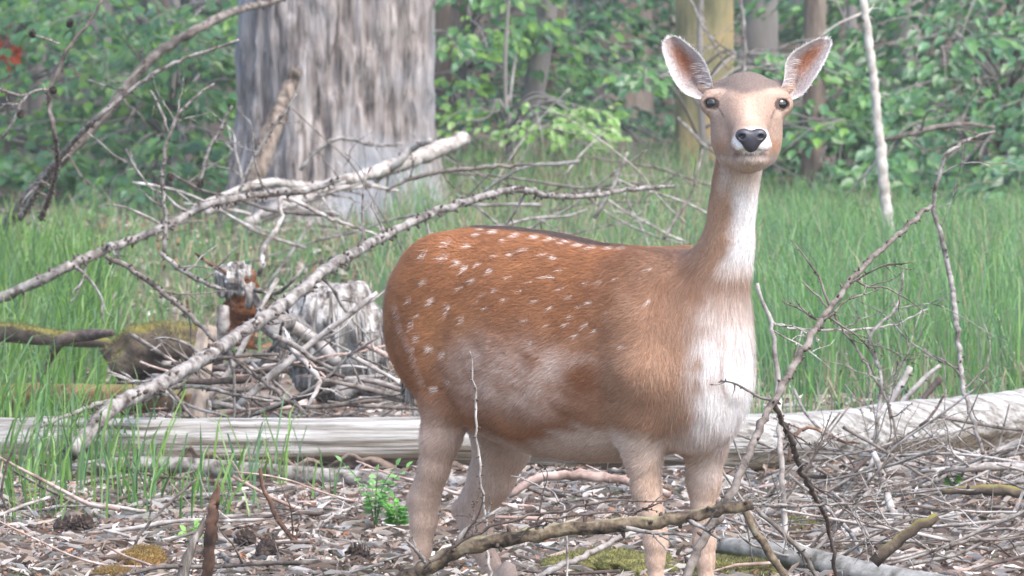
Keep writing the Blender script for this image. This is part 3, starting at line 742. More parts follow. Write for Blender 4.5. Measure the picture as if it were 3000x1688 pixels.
def twig_mesh(p, d, L, r, rng, sub=2, spur=8, wob=.2, sag=0.0):
    g = G(); n = max(5, int(L/.05)); P = catmull(wander(p, d, L, n, rng, wob, sag), n*3); R = np.linspace(r, r*.35, len(P))
    V, Q, T = tube(P, R, 6, .12, rng); g.add(V, Q, T)
    if spur: spurs(g, P, R, spur, rng)
    Tn, N, B = frames(P)
    for _ in range(sub):
        i = rng.integers(len(P)//4, len(P)-2); a = rng.uniform(0, 2*math.pi); dd = Tn[i]*.7+(N[i]*math.cos(a)+B[i]*math.sin(a))*.8
        P2 = catmull(wander(P[i], dd, L*rng.uniform(.2, .5), 4, rng, wob, sag), 9); R2 = np.linspace(R[i]*.7, R[i]*.25, len(P2))
        V, Q, T = tube(P2, R2, 5, .1, rng); g.add(V, Q, T)
        if spur: spurs(g, P2, R2, max(2, spur//3), rng)
    return g
def branch(name, label, cat, pts, mat, w, group=None, twigs=0, tl=(.12, .3), spur=30, seed=0, sides=9, bump=.10, tspur=8, tsub=2, tmat=None, end=None, up=None, res=.018, only=None, wpow=1.0):
    """pts: (px, py, distance); w: width in photo pixels along it; twigs: side twigs, children of the branch"""
    rng = np.random.default_rng(seed+1000)
    K = np.array([at(*p) for p in pts]); L = np.linalg.norm(np.diff(K, axis=0), axis=1).sum()
    n = int(min(160, max(8, L/res))); P = catmull(K, n)
    P[1:-1] += rng.normal(0, .0018, (n-2, 3))
    W = np.atleast_1d(np.asarray(w, float)); ym = np.array([p[2] for p in pts]).mean()
    R = np.interp(np.linspace(0, 1, n), np.linspace(0, 1, len(W)), W)*pxm(ym)/2
    g = G(); V, Q, T = tube(P, R, sides, bump, rng); g.add(V, Q, T)
    o = g.build(name, mat); tag(o, label, cat, group)
    if spur:
        sg_ = G(); spurs(sg_, P, R, spur, rng, 1.15); tag(sg_.build('bud_spur', DARKB, o), kind='stuff')
    Tn, N, B = frames(P)
    for k in range(twigs):
        i = int(rng.uniform(.08, .95)*(n-1)) if only is None else int(rng.uniform(*only)*(n-1))
        a = rng.uniform(0, 2*math.pi); d = Tn[i]*rng.uniform(.1, .9)+N[i]*math.cos(a)+B[i]*math.sin(a)*.9; d[1] *= .5
        if up is not None: d = d+np.array([0, 0, up])
        tg_ = twig_mesh(P[i], d, rng.uniform(*tl), max(min(R[i]*.45, .006), .0022), rng, tsub, tspur)
        tg_.build("twig", tmat or mat, o)
    return o, P, R
# ------------------------------------------------------------------ the wood behind
LEAFM = attr_mat("beech_leaf", rough=.36, spec=.6, translucent=.36)
BARK_L = noise_mat("larch_bark", [(.35, (.05, .042, .038)), (.44, (.16, .135, .125)), (.54, (.29, .255, .24)), (.68, (.40, .375, .37))], scale=9, stretch=(2.6, 2.6, .28), detail=8, bump=1.0, bump_scale=26, dist=.02, second=((.27, .28, .305), 1.6, .47, .66, None))
BARK_B = noise_mat("brown_bark", [(.3, (.075, .058, .046)), (.5, (.17, .135, .11)), (.7, (.26, .215, .18))], scale=7, stretch=(2, 2, .4), bump=.8, dist=.02)
BARK_Y = noise_mat("algae_stained_beech_bark", [(.34, (.10, .10, .055)), (.46, (.23, .205, .11)), (.56, (.36, .27, .13)), (.66, (.42, .28, .14)), (.76, (.30, .28, .22))], scale=3.4, stretch=(1.3, 1.3, .4), bump=.6, dist=.01)
BARK_G = noise_mat("grey_beech_bark", [(.3, (.12, .11, .10)), (.55, (.23, .21, .195)), (.8, (.33, .31, .29))], scale=3, stretch=(1, 1, .4), bump=.4, dist=.01)

def leaf_cloud(C, D, U, S, rng, pal):
    """folded leaves at points C along D with up-vector U and length S"""
    n = len(C); D = D/np.linalg.norm(D, axis=1, keepdims=True); U = U-(U*D).sum(1, keepdims=True)*D; U /= np.maximum(np.linalg.norm(U, axis=1, keepdims=True), 1e-6); W = np.cross(D, U)
    S = S[:, None]
    a = C; b = C+D*S*.48; t = C+D*S-U*S*.10
    l1 = C+D*S*.34+W*S*.30+U*S*.07; r1 = C+D*S*.34-W*S*.30+U*S*.07; l2 = C+D*S*.70+W*S*.22+U*S*.03; r2 = C+D*S*.70-W*S*.22+U*S*.03
    V = np.stack([a, l1, l2, t, r2, r1, b], 1).reshape(-1, 3); k = np.arange(n)*7
    Q = np.concatenate([np.stack([k, k+6, k+2, k+1], -1), np.stack([k+6, k+3, k+2, k+2], -1)[:0], np.stack([k, k+5, k+4, k+6], -1)])
    T = np.concatenate([np.stack([k+6, k+3, k+2], -1), np.stack([k+6, k+4, k+3], -1)])
    pal = np.asarray(pal, float); c = pal[rng.integers(0, len(pal), n)]*rng.normal(1, .16, (n, 1)).clip(.6, 1.5)
    return V, Q, T, np.repeat(np.clip(c, 0, .9), 7, 0)
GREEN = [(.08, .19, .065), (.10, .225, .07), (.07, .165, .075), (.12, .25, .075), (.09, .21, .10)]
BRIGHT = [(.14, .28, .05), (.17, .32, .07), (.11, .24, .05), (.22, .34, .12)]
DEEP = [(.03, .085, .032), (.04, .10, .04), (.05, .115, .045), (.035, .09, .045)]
_lm = {}
def one_leaf(pal_c):
    k = tuple(pal_c)
    if k not in _lm:
        V, Q, T, C = leaf_cloud(np.zeros((1, 3)), np.array([[1., 0, 0]]), np.array([[0, 0, 1.]]), np.array([1.]), np.random.default_rng(1), [pal_c])
        me = mesh_np("leaf", V, [Q, T], False); setcol(me, C); me.materials.append(LEAFM); _lm[k] = me
    return _lm[k]
def sapling(name, label, base, boxes, pal, seed, bark, trunk_w=.03, height=2.6, leaf=.07, nleaf=34, spray=.55, singles=10, group=None, lean=(0, 0), cat="tree", bias=0.0):
    """boxes: (px0, px1, py0, py1, distance, how many sprays): where this tree carries leafy sprays"""
    rng = np.random.default_rng(seed)
    bx, by = base; bzv = ghs(bx, by)
    o = empty(name, (bx, by, bzv)); tag(o, label, cat, group)
    tp_ = catmull(np.array([[bx, by, bzv-.05], [bx+lean[0]*.3+rng.normal(0, .03), by, bzv+height*.35], [bx+lean[0]*.7, by+lean[1]*.6, bzv+height*.7], [bx+lean[0], by+lean[1], bzv+height]]), 24)
    V, Q, T = tube(tp_, np.linspace(trunk_w, trunk_w*.3, 24), 9, .06, rng); tr = G(); tr.add(V, Q, T); tr.build("trunk", bark, o)
    lim = G(); LC, LD, LU, LS = [], [], [], []
    for (x0, x1, y0, y1, dist, ns) in boxes:
        for _ in range(ns):
            c = at(rng.uniform(x0, x1), rng.uniform(y0, y1), dist+rng.normal(0, .9))
            i = int(np.clip(np.argmin(np.abs(tp_[:, 2]-(c[2]-.25*np.linalg.norm(c[:2]-np.array(base)))))+rng.integers(-1, 2), 2, 22))
            q = tp_[i]; mid = (q+c)/2+np.array([0, 0, .08])
            a = math.atan2(c[1]-q[1], c[0]-q[0])+rng.normal(0, .5)
            d = np.array([math.cos(a), math.sin(a)*.7, -.12+rng.normal(0, .1)]); d /= np.linalg.norm(d)
            L = spray*rng.uniform(.6, 1.3); e = c+d*L
            P = catmull(np.array([q, mid, c, c+d*L*.5+np.array([0, 0, .02]), e-np.array([0, 0, .05])]), 18)
            V, Q, T = tube(P, np.linspace(.009, .002, 18), 5, .08, rng); lim.add(V, Q, T)
            side = np.cross(d, [0, 0, 1.0]); side /= np.linalg.norm(side); up = np.cross(side, d)
            n = nleaf; u = rng.random(n)**.8; sgn = rng.choice([-1, 1], n); off = rng.random(n)**.7*(.05+.30*L*(1-.6*u))
            Cn = c+d*(u*L*1.05)[:, None]+side*(sgn*off)[:, None]+up*rng.normal(0, .025, n)[:, None]+np.array([0, 0, -1.0])*(off*.25)[:, None]
            Dn = d*(.75+rng.normal(0, .2, n))[:, None]+side*(sgn*rng.uniform(.3, 1.0, n))[:, None]+np.array([0, 0, -1.0])*rng.uniform(.0, .8, n)[:, None]
            LC.append(Cn); LD.append(Dn); LU.append(np.tile(up, (n, 1))+rng.normal(0, .3, (n, 3))+np.array([0, -1.0, 0])*rng.uniform(.1, 1.3, n)[:, None]); LS.append(leaf*rng.uniform(.6, 1.2, n))
    LC, LD, LU, LS = map(np.concatenate, (LC, LD, LU, LS))
    lim.build("limb", bark, o)
    order = np.argsort(np.linalg.norm(LC-CAMP, axis=1))
    vis = [k for k in order if abs(LC[k][0]/LC[k][1]) < .07][:singles*6][::6]
    m = np.ones(len(LC), bool); m[vis] = False
    V, Q, T, C = leaf_cloud(LC[m], LD[m], LU[m], LS[m], rng, pal)
    g = G(); g.add(V, Q, T); g.C.append(C); f = g.build("foliage", LEAFM, o, smoothed=False); tag(f, kind="stuff")
    for k in vis:
        D = LD[k]/np.linalg.norm(LD[k]); U = LU[k]-D*(LU[k]@D); U /= np.linalg.norm(U); W = np.cross(U, D)
        l = bpy.data.objects.new("leaf", one_leaf(pal[k % len(pal)])); COL.objects.link(l); l.parent = o; l.location = LC[k]-ORG[o.name]
        from mathutils import Matrix
        l.rotation_euler = Matrix(((D[0], W[0], U[0]), (D[1], W[1], U[1]), (D[2], W[2], U[2]))).to_euler(); l.scale = (LS[k],)*3
    return o

CROWNM = attr_mat("crown_leaf", rough=.5, spec=.3, translucent=.3)
def big_tree(name, label, px, dist, wpx, bark, seed, height=20, crown0=6.5, crad=3.6, lean=(0, 0), fine=False, ridge=.02, flare=.25, group=None, ncl=1500, base=None, curve=None, taper=.985):
    rng = np.random.default_rng(seed)
    b = at(px, 300, dist) if base is None else np.array(base, float); bx, by = b[0], b[1]; g0 = ghs(bx, by)
    R0 = wpx*pxm(dist)/2
    o = empty(name, (bx, by, g0)); tag(o, label, "tree", group)
    zs = np.concatenate([np.arange(-.12, 2.9, .016 if fine else .06), np.linspace(2.9, height, 26)])
    ns = 180 if fine else 40
    th = np.linspace(0, 2*math.pi, ns, endpoint=False)
    Z, TT = np.meshgrid(zs, th, indexing='ij')
    rad = R0*np.interp(Z, [-.2, 3, height], [1.0, taper, .12])
    ph = rng.uniform(0, 6.28, 3)
    rad = rad*(1+flare*np.exp(-np.maximum(Z, 0)/.28)*(1+.5*np.cos(3*TT+ph[0])+.4*np.cos(5*TT+ph[1])))
    rad = rad*(1+.03*np.cos(2*TT+ph[2])+.02*np.cos(3*TT+Z))
    if ridge:
        Pn = np.stack([np.cos(TT)*R0, np.sin(TT)*R0, Z*.075], -1)
        nz_ = fbm(Pn, 14, seed, 3); n2_ = fbm(np.stack([np.cos(TT)*R0, np.sin(TT)*R0, Z*.3], -1), 26, seed+5, 2)
        rd = np.abs(nz_)*3.2; rad = rad+ridge*(np.clip(rd, 0, 1.0)-.5+.7*n2_)
    cx = lean[0]*np.maximum(Z, 0)/3; cy = lean[1]*np.maximum(Z, 0)/3
    if curve: cx = cx+curve*np.maximum(Z, 0)**2
    V = np.stack([bx+cx+rad*np.cos(TT), by+cy+rad*np.sin(TT), g0+Z], -1).reshape(-1, 3)
    i, j = np.meshgrid(np.arange(len(zs)-1), np.arange(ns), indexing='ij'); k = (j+1) % ns
    Q = np.stack([i*ns+j, i*ns+k, (i+1)*ns+k, (i+1)*ns+j], -1).reshape(-1, 4)
    mk("trunk", V, [Q], bark, o)
    if ncl:
        tx, ty = bx+lean[0]*height/3*.8, by+lean[1]*height/3*.8
        if curve: tx = bx+lean[0]*height/3
        tx = float(np.clip(tx, bx-2, bx+2))
        lg = G(); C = []
        nl = 16
        for q in range(nl):
            z = crown0+(height-crown0)*q/nl; a = q*2.4+rng.uniform(0, 1); L = crad*(1-.6*(q/nl)**1.5)*rng.uniform(.75, 1.1)
            P = catmull(np.array([[bx+(tx-bx)*z/height, by+(ty-by)*z/height, g0+z], [tx+math.cos(a)*L*.5, ty+math.sin(a)*L*.5, g0+z+.5], [tx+math.cos(a)*L, ty+math.sin(a)*L, g0+z+.5]]), 8)
            Vv, Qq, Tt = tube(P, np.linspace(.07, .015, 8), 6); lg.add(Vv, Qq, Tt)
            m = max(8, int(ncl*(.95 if name == 'distant_tree' else .16))//nl); u = rng.random(m)**.6; c = P[0]+(P[-1]-P[0])*u[:, None]+rng.normal(0, 1, (m, 3))*np.array([.75, .75, .4]); C.append(c)
        lg.build("limb", bark, o)
        C = np.concatenate(C); n = len(C); C = C[C[:, 2] > 5.0]; n = len(C)
        D = rng.normal(0, 1, (n, 3)); D[:, 2] *= .3; U = rng.normal(0, .35, (n, 3))+np.array([0, 0, 1.0])
        Vv, Qq, Tt, Cc = leaf_cloud(C, D, U, rng.uniform(.35, .7, n), rng, GREEN)
        g = G(); g.add(Vv, Qq, Tt); g.C.append(Cc); f = g.build("crown", CROWNM, o, smoothed=False); tag(f, kind="stuff")
    return o

big_tree("larch_tree", "massive old larch with deeply furrowed grey and pinkish bark", 985, 31.6, 560, BARK_L, 11, 24, 7, 4.2, fine=True, ridge=.045, flare=.20)
big_tree("beech_tree", "straight beech trunk stained yellow with algae behind the doe's head", 2062, 34.5, 168, BARK_Y, 12, 21, 6.5, 3.6, ridge=0, flare=.12)
big_tree("beech_tree", "smooth grey beech trunk hard against the yellow stained trunk", 2225, 36.5, 105, BARK_G, 13, 20, 6.5, 3.2, ridge=0, flare=.1)
big_tree("spruce_tree", "broad purplish brown trunk with a dark shaded side beyond the leaves", 1800, 44, 215, BARK_B, 14, 23, 6.5, 3.8, ridge=.012, flare=.1)
big_tree("spruce_tree", "narrow dark brown trunk close behind the broad purplish trunk", 1935, 47, 95, BARK_B, 15, 22, 6.5, 3.2, ridge=.008, flare=.1)
big_tree("leaning_tree", "slim leaning twin of light and dark stems between larch and doe", 1525, 35.5, 62, BARK_G, 16, 12, 5, 2.2, lean=(.45, 0), ridge=.003, flare=.12, ncl=500)
big_tree("leaning_tree", "slim dark stem leaning behind the paler leaning stem", 1560, 36.3, 60, BARK_B, 17, 12, 5, 2.2, lean=(.42, 0), ridge=.004, flare=.12, ncl=500)
big_tree("pole_tree", "tan brown pole trunk at the right flank of the massive larch", 1290, 36, 62, BARK_B, 18, 16, 5.5, 2.4, ridge=.004, ncl=700)
big_tree("pole_tree", "pale thin trunk in the dark gap by the rust orange leaves", 108, 36, 52, BARK_G, 19, 16, 5.5, 2.4, ridge=.003, ncl=700)
big_tree("pole_tree", "dark brown trunk beside the pale thin trunk, orange leaves before it", 22, 38, 110, BARK_B, 20, 19, 6, 3.0, ridge=.008, ncl=1000)
big_tree("pole_tree", "brown trunk half hidden by beech sprays left of the larch", 468, 39, 85, BARK_B, 21, 18, 6, 3.0, ridge=.007, ncl=1000)
big_tree("pole_tree", "grey broken-looking trunk low among the beech sprays left of the larch", 285, 37, 80, BARK_G, 22, 17, 6, 2.8, ridge=.006, ncl=900)
big_tree("pole_tree", "pinkish grey trunk behind the pale dead sapling above the tall grass", 2660, 40, 78, BARK_G, 23, 18, 6, 3.0, ridge=.005, ncl=900)
big_tree("pole_tree", "grey-brown trunk just right of the smooth grey beech, in shadow", 2395, 43, 60, BARK_B, 24, 18, 6, 3.0, ridge=.005, ncl=900)
big_tree("pole_tree", "dark trunk between the shadowed gap and the pale dead sapling", 2495, 46, 120, BARK_B, 25, 20, 6, 3.2, ridge=.007, ncl=1000)
big_tree("pole_tree", "brown foot of a trunk standing in grass right of the neck", 2385, 34, 62, BARK_B, 26, 15, 6, 2.6, ridge=.005, ncl=700)
big_tree("pole_tree", "distant trunk at the far edge of the right hand foliage", 2930, 45, 70, BARK_B, 27, 18, 6, 3.0, ridge=.005, ncl=900)
# trunks deeper in the wood, each a tree of its own
def far_tree(x, y, k):
    rng = np.random.default_rng(200+k); r = rng.uniform(.10, .26)
    return big_tree("distant_tree", "dim trunk standing deep in the shaded wood", 0, y, 2*r/pxm(y), BARK_B, 200+k, 19, 4.5, 3.6, ridge=0, flare=.1, group="trees deep in the wood", ncl=700, base=(x, y, 0))
for k in range(24):
    y = 50+k*1.6; far_tree(((k*0.618034) % 1-.5)*.24*y, y, k)

# understorey beeches
sapling("beech_sapling", "layered beech sapling overhanging the dead larch branches at far left", (-2.9, 36.5), [(-250, 330, -60, 70, 35, 14), (-250, 300, 130, 240, 35, 9), (-200, 260, 300, 450, 36, 12), (-200, 300, 430, 590, 34.5, 16)], GREEN+BRIGHT[:1], 31, BARK_G, .035, 2.9, leaf=.085)
sapling("beech_sapling", "broad beech sapling filling the gap left of the larch trunk", (-1.75, 35.2), [(260, 740, -60, 120, 34.5, 18), (330, 740, 120, 260, 34.8, 13), (250, 560, 260, 430, 35, 14), (230, 720, 400, 600, 34, 20)], GREEN+BRIGHT[:1], 32, BARK_G, .035, 2.9, leaf=.085)
sapling("beech_sapling", "bright beech sapling between the larch and the leaning stems", (-.25, 36), [(1230, 1560, -60, 120, 35.5, 16), (1240, 1560, 120, 300, 36, 13), (1270, 1500, 280, 520, 35.5, 14)], GREEN+BRIGHT[:2], 33, BARK_G, .03, 2.8, leaf=.08)
sapling("beech_sapling", "beech sapling with drooping sprays before the purplish trunk", (.42, 38.5), [(1580, 1990, -60, 150, 38, 16), (1560, 1960, 150, 320, 38.5, 17), (1860, 2000, 400, 560, 37, 8), (1580, 1800, 380, 540, 37, 9)], DEEP+GREEN, 34, BARK_G, .03, 2.8, leaf=.075)
sapling("beech_sapling", "small beech with bright yellow green sprays by the leaning stems", (.0, 33.5), [(1420, 1560, 325, 365, 33.3, 5), (1560, 1720, 300, 345, 33.3, 7), (1590, 1680, 355, 385, 33.3, 2), (1475, 1530, 75, 110, 34, 2)], BRIGHT, 35, BARK_G, .014, 1.75, leaf=.06, nleaf=22, spray=.26)
sapling("beech_sapling", "beech sapling with a leafy arm beside the doe's left-hand ear", (.95, 33.6), [(1850, 1960, 195, 240, 33.2, 2), (2110, 2330, 135, 215, 33.4, 7), (2330, 2480, 330, 460, 34, 6), (2290, 2420, 420, 520, 34.5, 4)], GREEN+BRIGHT[:1], 36, BARK_G, .02, 2.2, leaf=.07, nleaf=24, spray=.3)
sapling("beech_sapling", "wide beech sapling with glossy sprays right of the doe's head", (1.75, 36), [(2280, 2620, 150, 330, 35.5, 16), (2280, 2640, 300, 480, 36, 13), (2250, 2640, 460, 590, 34.5, 18), (2380, 2560, -60, 40, 36, 4)], GREEN, 37, BARK_G, .035, 2.9, leaf=.08)
sapling("beech_sapling", "dense beech sapling above the tall grass at far right", (2.5, 35), [(2640, 3200, -60, 120, 34.5, 22), (2620, 3200, 100, 300, 34.8, 24), (2640, 3200, 280, 470, 34, 26), (2660, 3200, 440, 590, 33.5, 24)], GREEN+DEEP[:2], 38, BARK_G, .04, 3.0, leaf=.08)
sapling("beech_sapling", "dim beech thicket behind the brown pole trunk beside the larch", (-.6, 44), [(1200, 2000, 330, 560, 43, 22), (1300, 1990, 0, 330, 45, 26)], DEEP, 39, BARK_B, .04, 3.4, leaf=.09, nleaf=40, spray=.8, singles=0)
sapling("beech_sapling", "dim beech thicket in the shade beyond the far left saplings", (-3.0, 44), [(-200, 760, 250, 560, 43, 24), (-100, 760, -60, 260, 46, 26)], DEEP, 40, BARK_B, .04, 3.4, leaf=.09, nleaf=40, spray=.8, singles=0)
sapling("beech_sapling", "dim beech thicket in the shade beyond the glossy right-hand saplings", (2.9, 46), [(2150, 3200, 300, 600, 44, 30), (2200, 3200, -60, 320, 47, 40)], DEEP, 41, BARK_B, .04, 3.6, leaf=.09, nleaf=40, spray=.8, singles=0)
# saplings that carry the thicket on beyond both edges of the frame
sapling("beech_sapling", "loose beech sapling beyond the far left sapling, behind the bright grass", (-4.3, 37), [(-1100, -250, -60, 260, 36, 22), (-1100, -250, 240, 580, 35.5, 26)], GREEN, 45, BARK_G, .035, 3.0, leaf=.085, singles=0)
sapling("beech_sapling", "loose beech sapling beyond the dense far right sapling", (4.3, 37), [(3200, 4000, -60, 260, 36, 22), (3200, 4000, 240, 600, 35.5, 26)], GREEN, 46, BARK_G, .035, 3.0, leaf=.085, singles=0)
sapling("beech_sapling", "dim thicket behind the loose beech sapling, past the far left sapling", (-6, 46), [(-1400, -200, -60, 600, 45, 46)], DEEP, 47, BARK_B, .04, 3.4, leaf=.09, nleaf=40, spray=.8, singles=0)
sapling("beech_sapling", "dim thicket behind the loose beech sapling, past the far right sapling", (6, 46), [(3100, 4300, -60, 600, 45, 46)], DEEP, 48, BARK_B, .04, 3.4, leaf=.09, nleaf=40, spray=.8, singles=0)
# rusty dead leaves
sapling("dead_beech_spray", "small dead spray with rust orange leaves in the dark gap", at(20, 300, 35.3)[:2], [(-50, 40, 95, 165, 35.2, 9)], [(.50, .085, .022), (.60, .12, .03), (.36, .06, .02)], 42, BARK_B, .012, 2.0, leaf=.075, nleaf=30, spray=.07, singles=4)
# distant wood: one mass
rng = np.random.default_rng(9)
n = 14000; y = rng.uniform(52, 95, n); x = rng.uniform(-.2, .2, n)*y; z = rng.uniform(0, 1, n)**.8*4.5
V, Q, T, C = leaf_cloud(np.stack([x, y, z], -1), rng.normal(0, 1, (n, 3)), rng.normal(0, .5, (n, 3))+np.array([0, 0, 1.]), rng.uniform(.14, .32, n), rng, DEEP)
g = G(); g.add(V, Q, T); g.C.append(C); tag(g.build("far_undergrowth", LEAFM, smoothed=False), kind="stuff")

# ------------------------------------------------------------------ grass, litter
GRASSM = attr_mat("grass_blade", rough=.45, spec=.4, translucent=.5)
def grass(name, X, Y, H, Wd, pal, seed, arch=.45, bend=(0, 0), label=None):
    rng = np.random.default_rng(seed); n = len(X)
    a = rng.uniform(0, 2*math.pi, n); ar = H*arch*rng.uniform(.1, 1.3, n); dx = np.cos(a)*ar+bend[0]*H; dy = np.sin(a)*ar+bend[1]*H
    z0 = gh(X, Y)-.01; w2 = Wd[:, None]*.5; ang = rng.uniform(0, math.pi, n)
    sx = np.stack([np.cos(ang), np.sin(ang)*.5, 0*ang], -1)*w2
    b = np.stack([X, Y, z0], -1); d = np.stack([dx, dy, 0*dx], -1); hz = np.stack([0*H, 0*H, H], -1)
    p1 = b+d*.12+hz*.42; p2 = b+d*.45+hz*.78; p3 = b+d+hz*(.98-.25*(ar/np.maximum(H, 1e-3)))[:, None]
    V = np.stack([b-sx, b+sx, p1-sx, p1+sx, p2-sx*.7, p2+sx*.7, p3], 1).reshape(-1, 3); k = np.arange(n)*7
    Q = np.concatenate([np.stack([k, k+1, k+3, k+2], -1), np.stack([k+2, k+3, k+5, k+4], -1)]); T = np.stack([k+4, k+5, k+6], -1)
    pal = np.asarray(pal, float); c = pal[rng.integers(0, len(pal), n)]*rng.normal(1, .18, (n, 1)).clip(.5, 1.6)
    o = mk(name, V, [Q, T], GRASSM, None, False, np.repeat(np.clip(c, 0, .9), 7, 0)); tag(o, label, kind="stuff"); return o
FRESH = [(.16, .30, .055), (.12, .25, .055), (.20, .34, .08), (.10, .20, .07), (.24, .36, .14), (.15, .27, .13)]
MEADOW = [(.13, .27, .08), (.17, .33, .09), (.10, .22, .085), (.20, .35, .13), (.26, .33, .19), (.15, .29, .15)]
STRAW = [(.40, .33, .21), (.34, .27, .17), (.46, .40, .30)]
def clumped(n, x0, x1, y0, y1, seed, sc=2.2, pw=1.0):
    rng = np.random.default_rng(seed); X = rng.uniform(x0, x1, n*3); Y = rng.uniform(y0, y1, n*3)
    d = .5+.5*fbm(np.stack([X, Y, 0*X], -1), sc, seed, 2); k = rng.random(len(X)) < np.clip(d, 0, 1)**pw*1.2
    return X[k][:n], Y[k][:n]
rng = np.random.default_rng(17)
X, Y = clumped(30000, .78, 4.2, 20.5, 33, 50, 1.6); k = X > .70+.016*(Y-20); X, Y = X[k], Y[k]
grass("tall_grass_field", X, Y, rng.uniform(.22, .50, len(X))*(1-.55*smooth(24, 31, Y)), rng.uniform(.003, .006, len(X)), MEADOW*3+STRAW[:1], 51, .5, (-.05, 0))
X, Y = clumped(2600, .55, 3.6, 18.9, 21.0, 59, 2.6, 1.8)
grass("sparse_grass", X, Y, rng.uniform(.05, .26, len(X)), rng.uniform(.003, .006, len(X)), MEADOW+STRAW, 63, .7)
X, Y = clumped(8500, -.55, 1.0, 22.3, 35, 52, 1.4, 1.5)
grass("pale_grass", X, Y, rng.uniform(.10, .38, len(X)), rng.uniform(.003, .006, len(X)), MEADOW+STRAW, 53, .6)
X, Y = clumped(11000, -4.2, -.30, 21.5, 32, 54, 1.5, 1.6)
grass("short_grass", X, Y, rng.uniform(.06, .20, len(X)), rng.uniform(.003, .006, len(X)), MEADOW+STRAW[:2], 55, .7)
# the bright tussocks at the left
XX, YY, HH = [], [], []
for (px_, py_, n_, h0, h1, sp) in [(40, 900, 420, .25, .45, .16), (130, 860, 300, .25, .42, .12), (-120, 950, 500, .25, .45, .25), (-350, 1000, 500, .2, .4, .25), (60, 1130, 420, .22, .42, .15), (180, 1080, 260, .25, .42, .10), (265, 1010, 300, .30, .50, .045), (225, 1150, 200, .2, .38, .08), (30, 1330, 420, .18, .36, .14), (170, 1400, 260, .14, .30, .12), (290, 1380, 160, .14, .30, .08), (-150, 1300, 500, .2, .35, .2), (390, 1450, 90, .12, .24, .10), (80, 1480, 250, .08, .2, .14)]:
    c = gz(px_, py_, .0); n_ = int(n_*.5); XX.append(rng.normal(c[0], sp, n_)); YY.append(rng.normal(c[1], sp*2, n_)); HH.append(rng.uniform(h0, h1, n_))
X, Y, H = map(np.concatenate, (XX, YY, HH))
grass("bright_grass_tussocks", X, Y, H, rng.uniform(.004, .008, len(X)), FRESH, 57, .55, (.06, 0))
XX, YY, HH = [], [], []
for (px_, py_, n_, h0, h1, sp) in [(470, 1480, 22, .12, .26, .06), (700, 1470, 16, .12, .26, .05), (800, 1440, 24, .12, .30, .04), (380, 1490, 14, .14, .26, .03), (560, 1500, 14, .1, .2, .08), (900, 1480, 10, .08, .2, .08), (640, 1490, 10, .1, .2, .06)]:
    c = gz(px_, py_, .0); XX.append(rng.normal(c[0], sp, n_)); YY.append(rng.normal(c[1], sp*3, n_)); HH.append(rng.uniform(h0, h1, n_))
X, Y, H = map(np.concatenate, (XX, YY, HH))
grass("loose_grass_blades", X, Y, H, rng.uniform(.004, .008, len(X)), FRESH, 58, .7)

LITM = attr_mat("dead_leaf", rough=.8, spec=.2, translucent=.08)
LIT = [(.29, .22, .18), (.20, .125, .09), (.38, .32, .28), (.11, .075, .06), (.26, .13, .075), (.50, .46, .43), (.07, .05, .042), (.33, .27, .24), (.15, .11, .09)]
def litter(name, n, x0, x1, y0, y1, s0, s1, seed, thin=1.0, tilt=.45, pal=LIT, up=.012):
    rng = np.random.default_rng(seed); X = rng.uniform(x0, x1, n); Y = rng.uniform(y0, y1, n); Z = gh(X, Y)+rng.uniform(.0, up, n)
    a = rng.uniform(0, 2*math.pi, n); S = rng.uniform(s0, s1, n)[:, None]
    D = np.stack([np.cos(a), np.sin(a), rng.normal(0, tilt, n)], -1); U = np.stack([rng.normal(0, tilt, n), rng.normal(0, tilt, n), np.ones(n)], -1)
    D /= np.linalg.norm(D, axis=1, keepdims=True); U -= (U*D).sum(1, keepdims=True)*D; U /= np.linalg.norm(U, axis=1, keepdims=True); W = np.cross(D, U)*thin
    C0 = np.stack([X, Y, Z], -1)
    V = np.stack([C0-D*S*.5, C0+W*S*.28+U*S*.12, C0+D*S*.5, C0-W*S*.28+U*S*.12], 1).reshape(-1, 3); k = np.arange(n)*4
    T = np.concatenate([np.stack([k, k+2, k+1], -1), np.stack([k, k+3, k+2], -1)])
    pal = np.asarray(pal, float); c = pal[rng.integers(0, len(pal), n)]*rng.normal(1, .2, (n, 1)).clip(.5, 1.6)
    tag(mk(name, V, [T], LITM, None, False, np.repeat(np.clip(c, 0, .9), 4, 0)), kind="stuff")
litter("leaf_litter", 90000, -2.4, 2.4, 14, 20.6, .008, .028, 60, tilt=.75, up=.018)
litter("needle_litter", 36000, -2.4, 2.4, 13.5, 20.5, .03, .10, 61, thin=.08, tilt=.3, pal=[(.45, .40, .36), (.30, .24, .2), (.2, .14, .11), (.56, .52, .49)], up=.02)
litter("far_leaf_litter", 16000, -3.0, 3.0, 21, 33, .03, .07, 62)
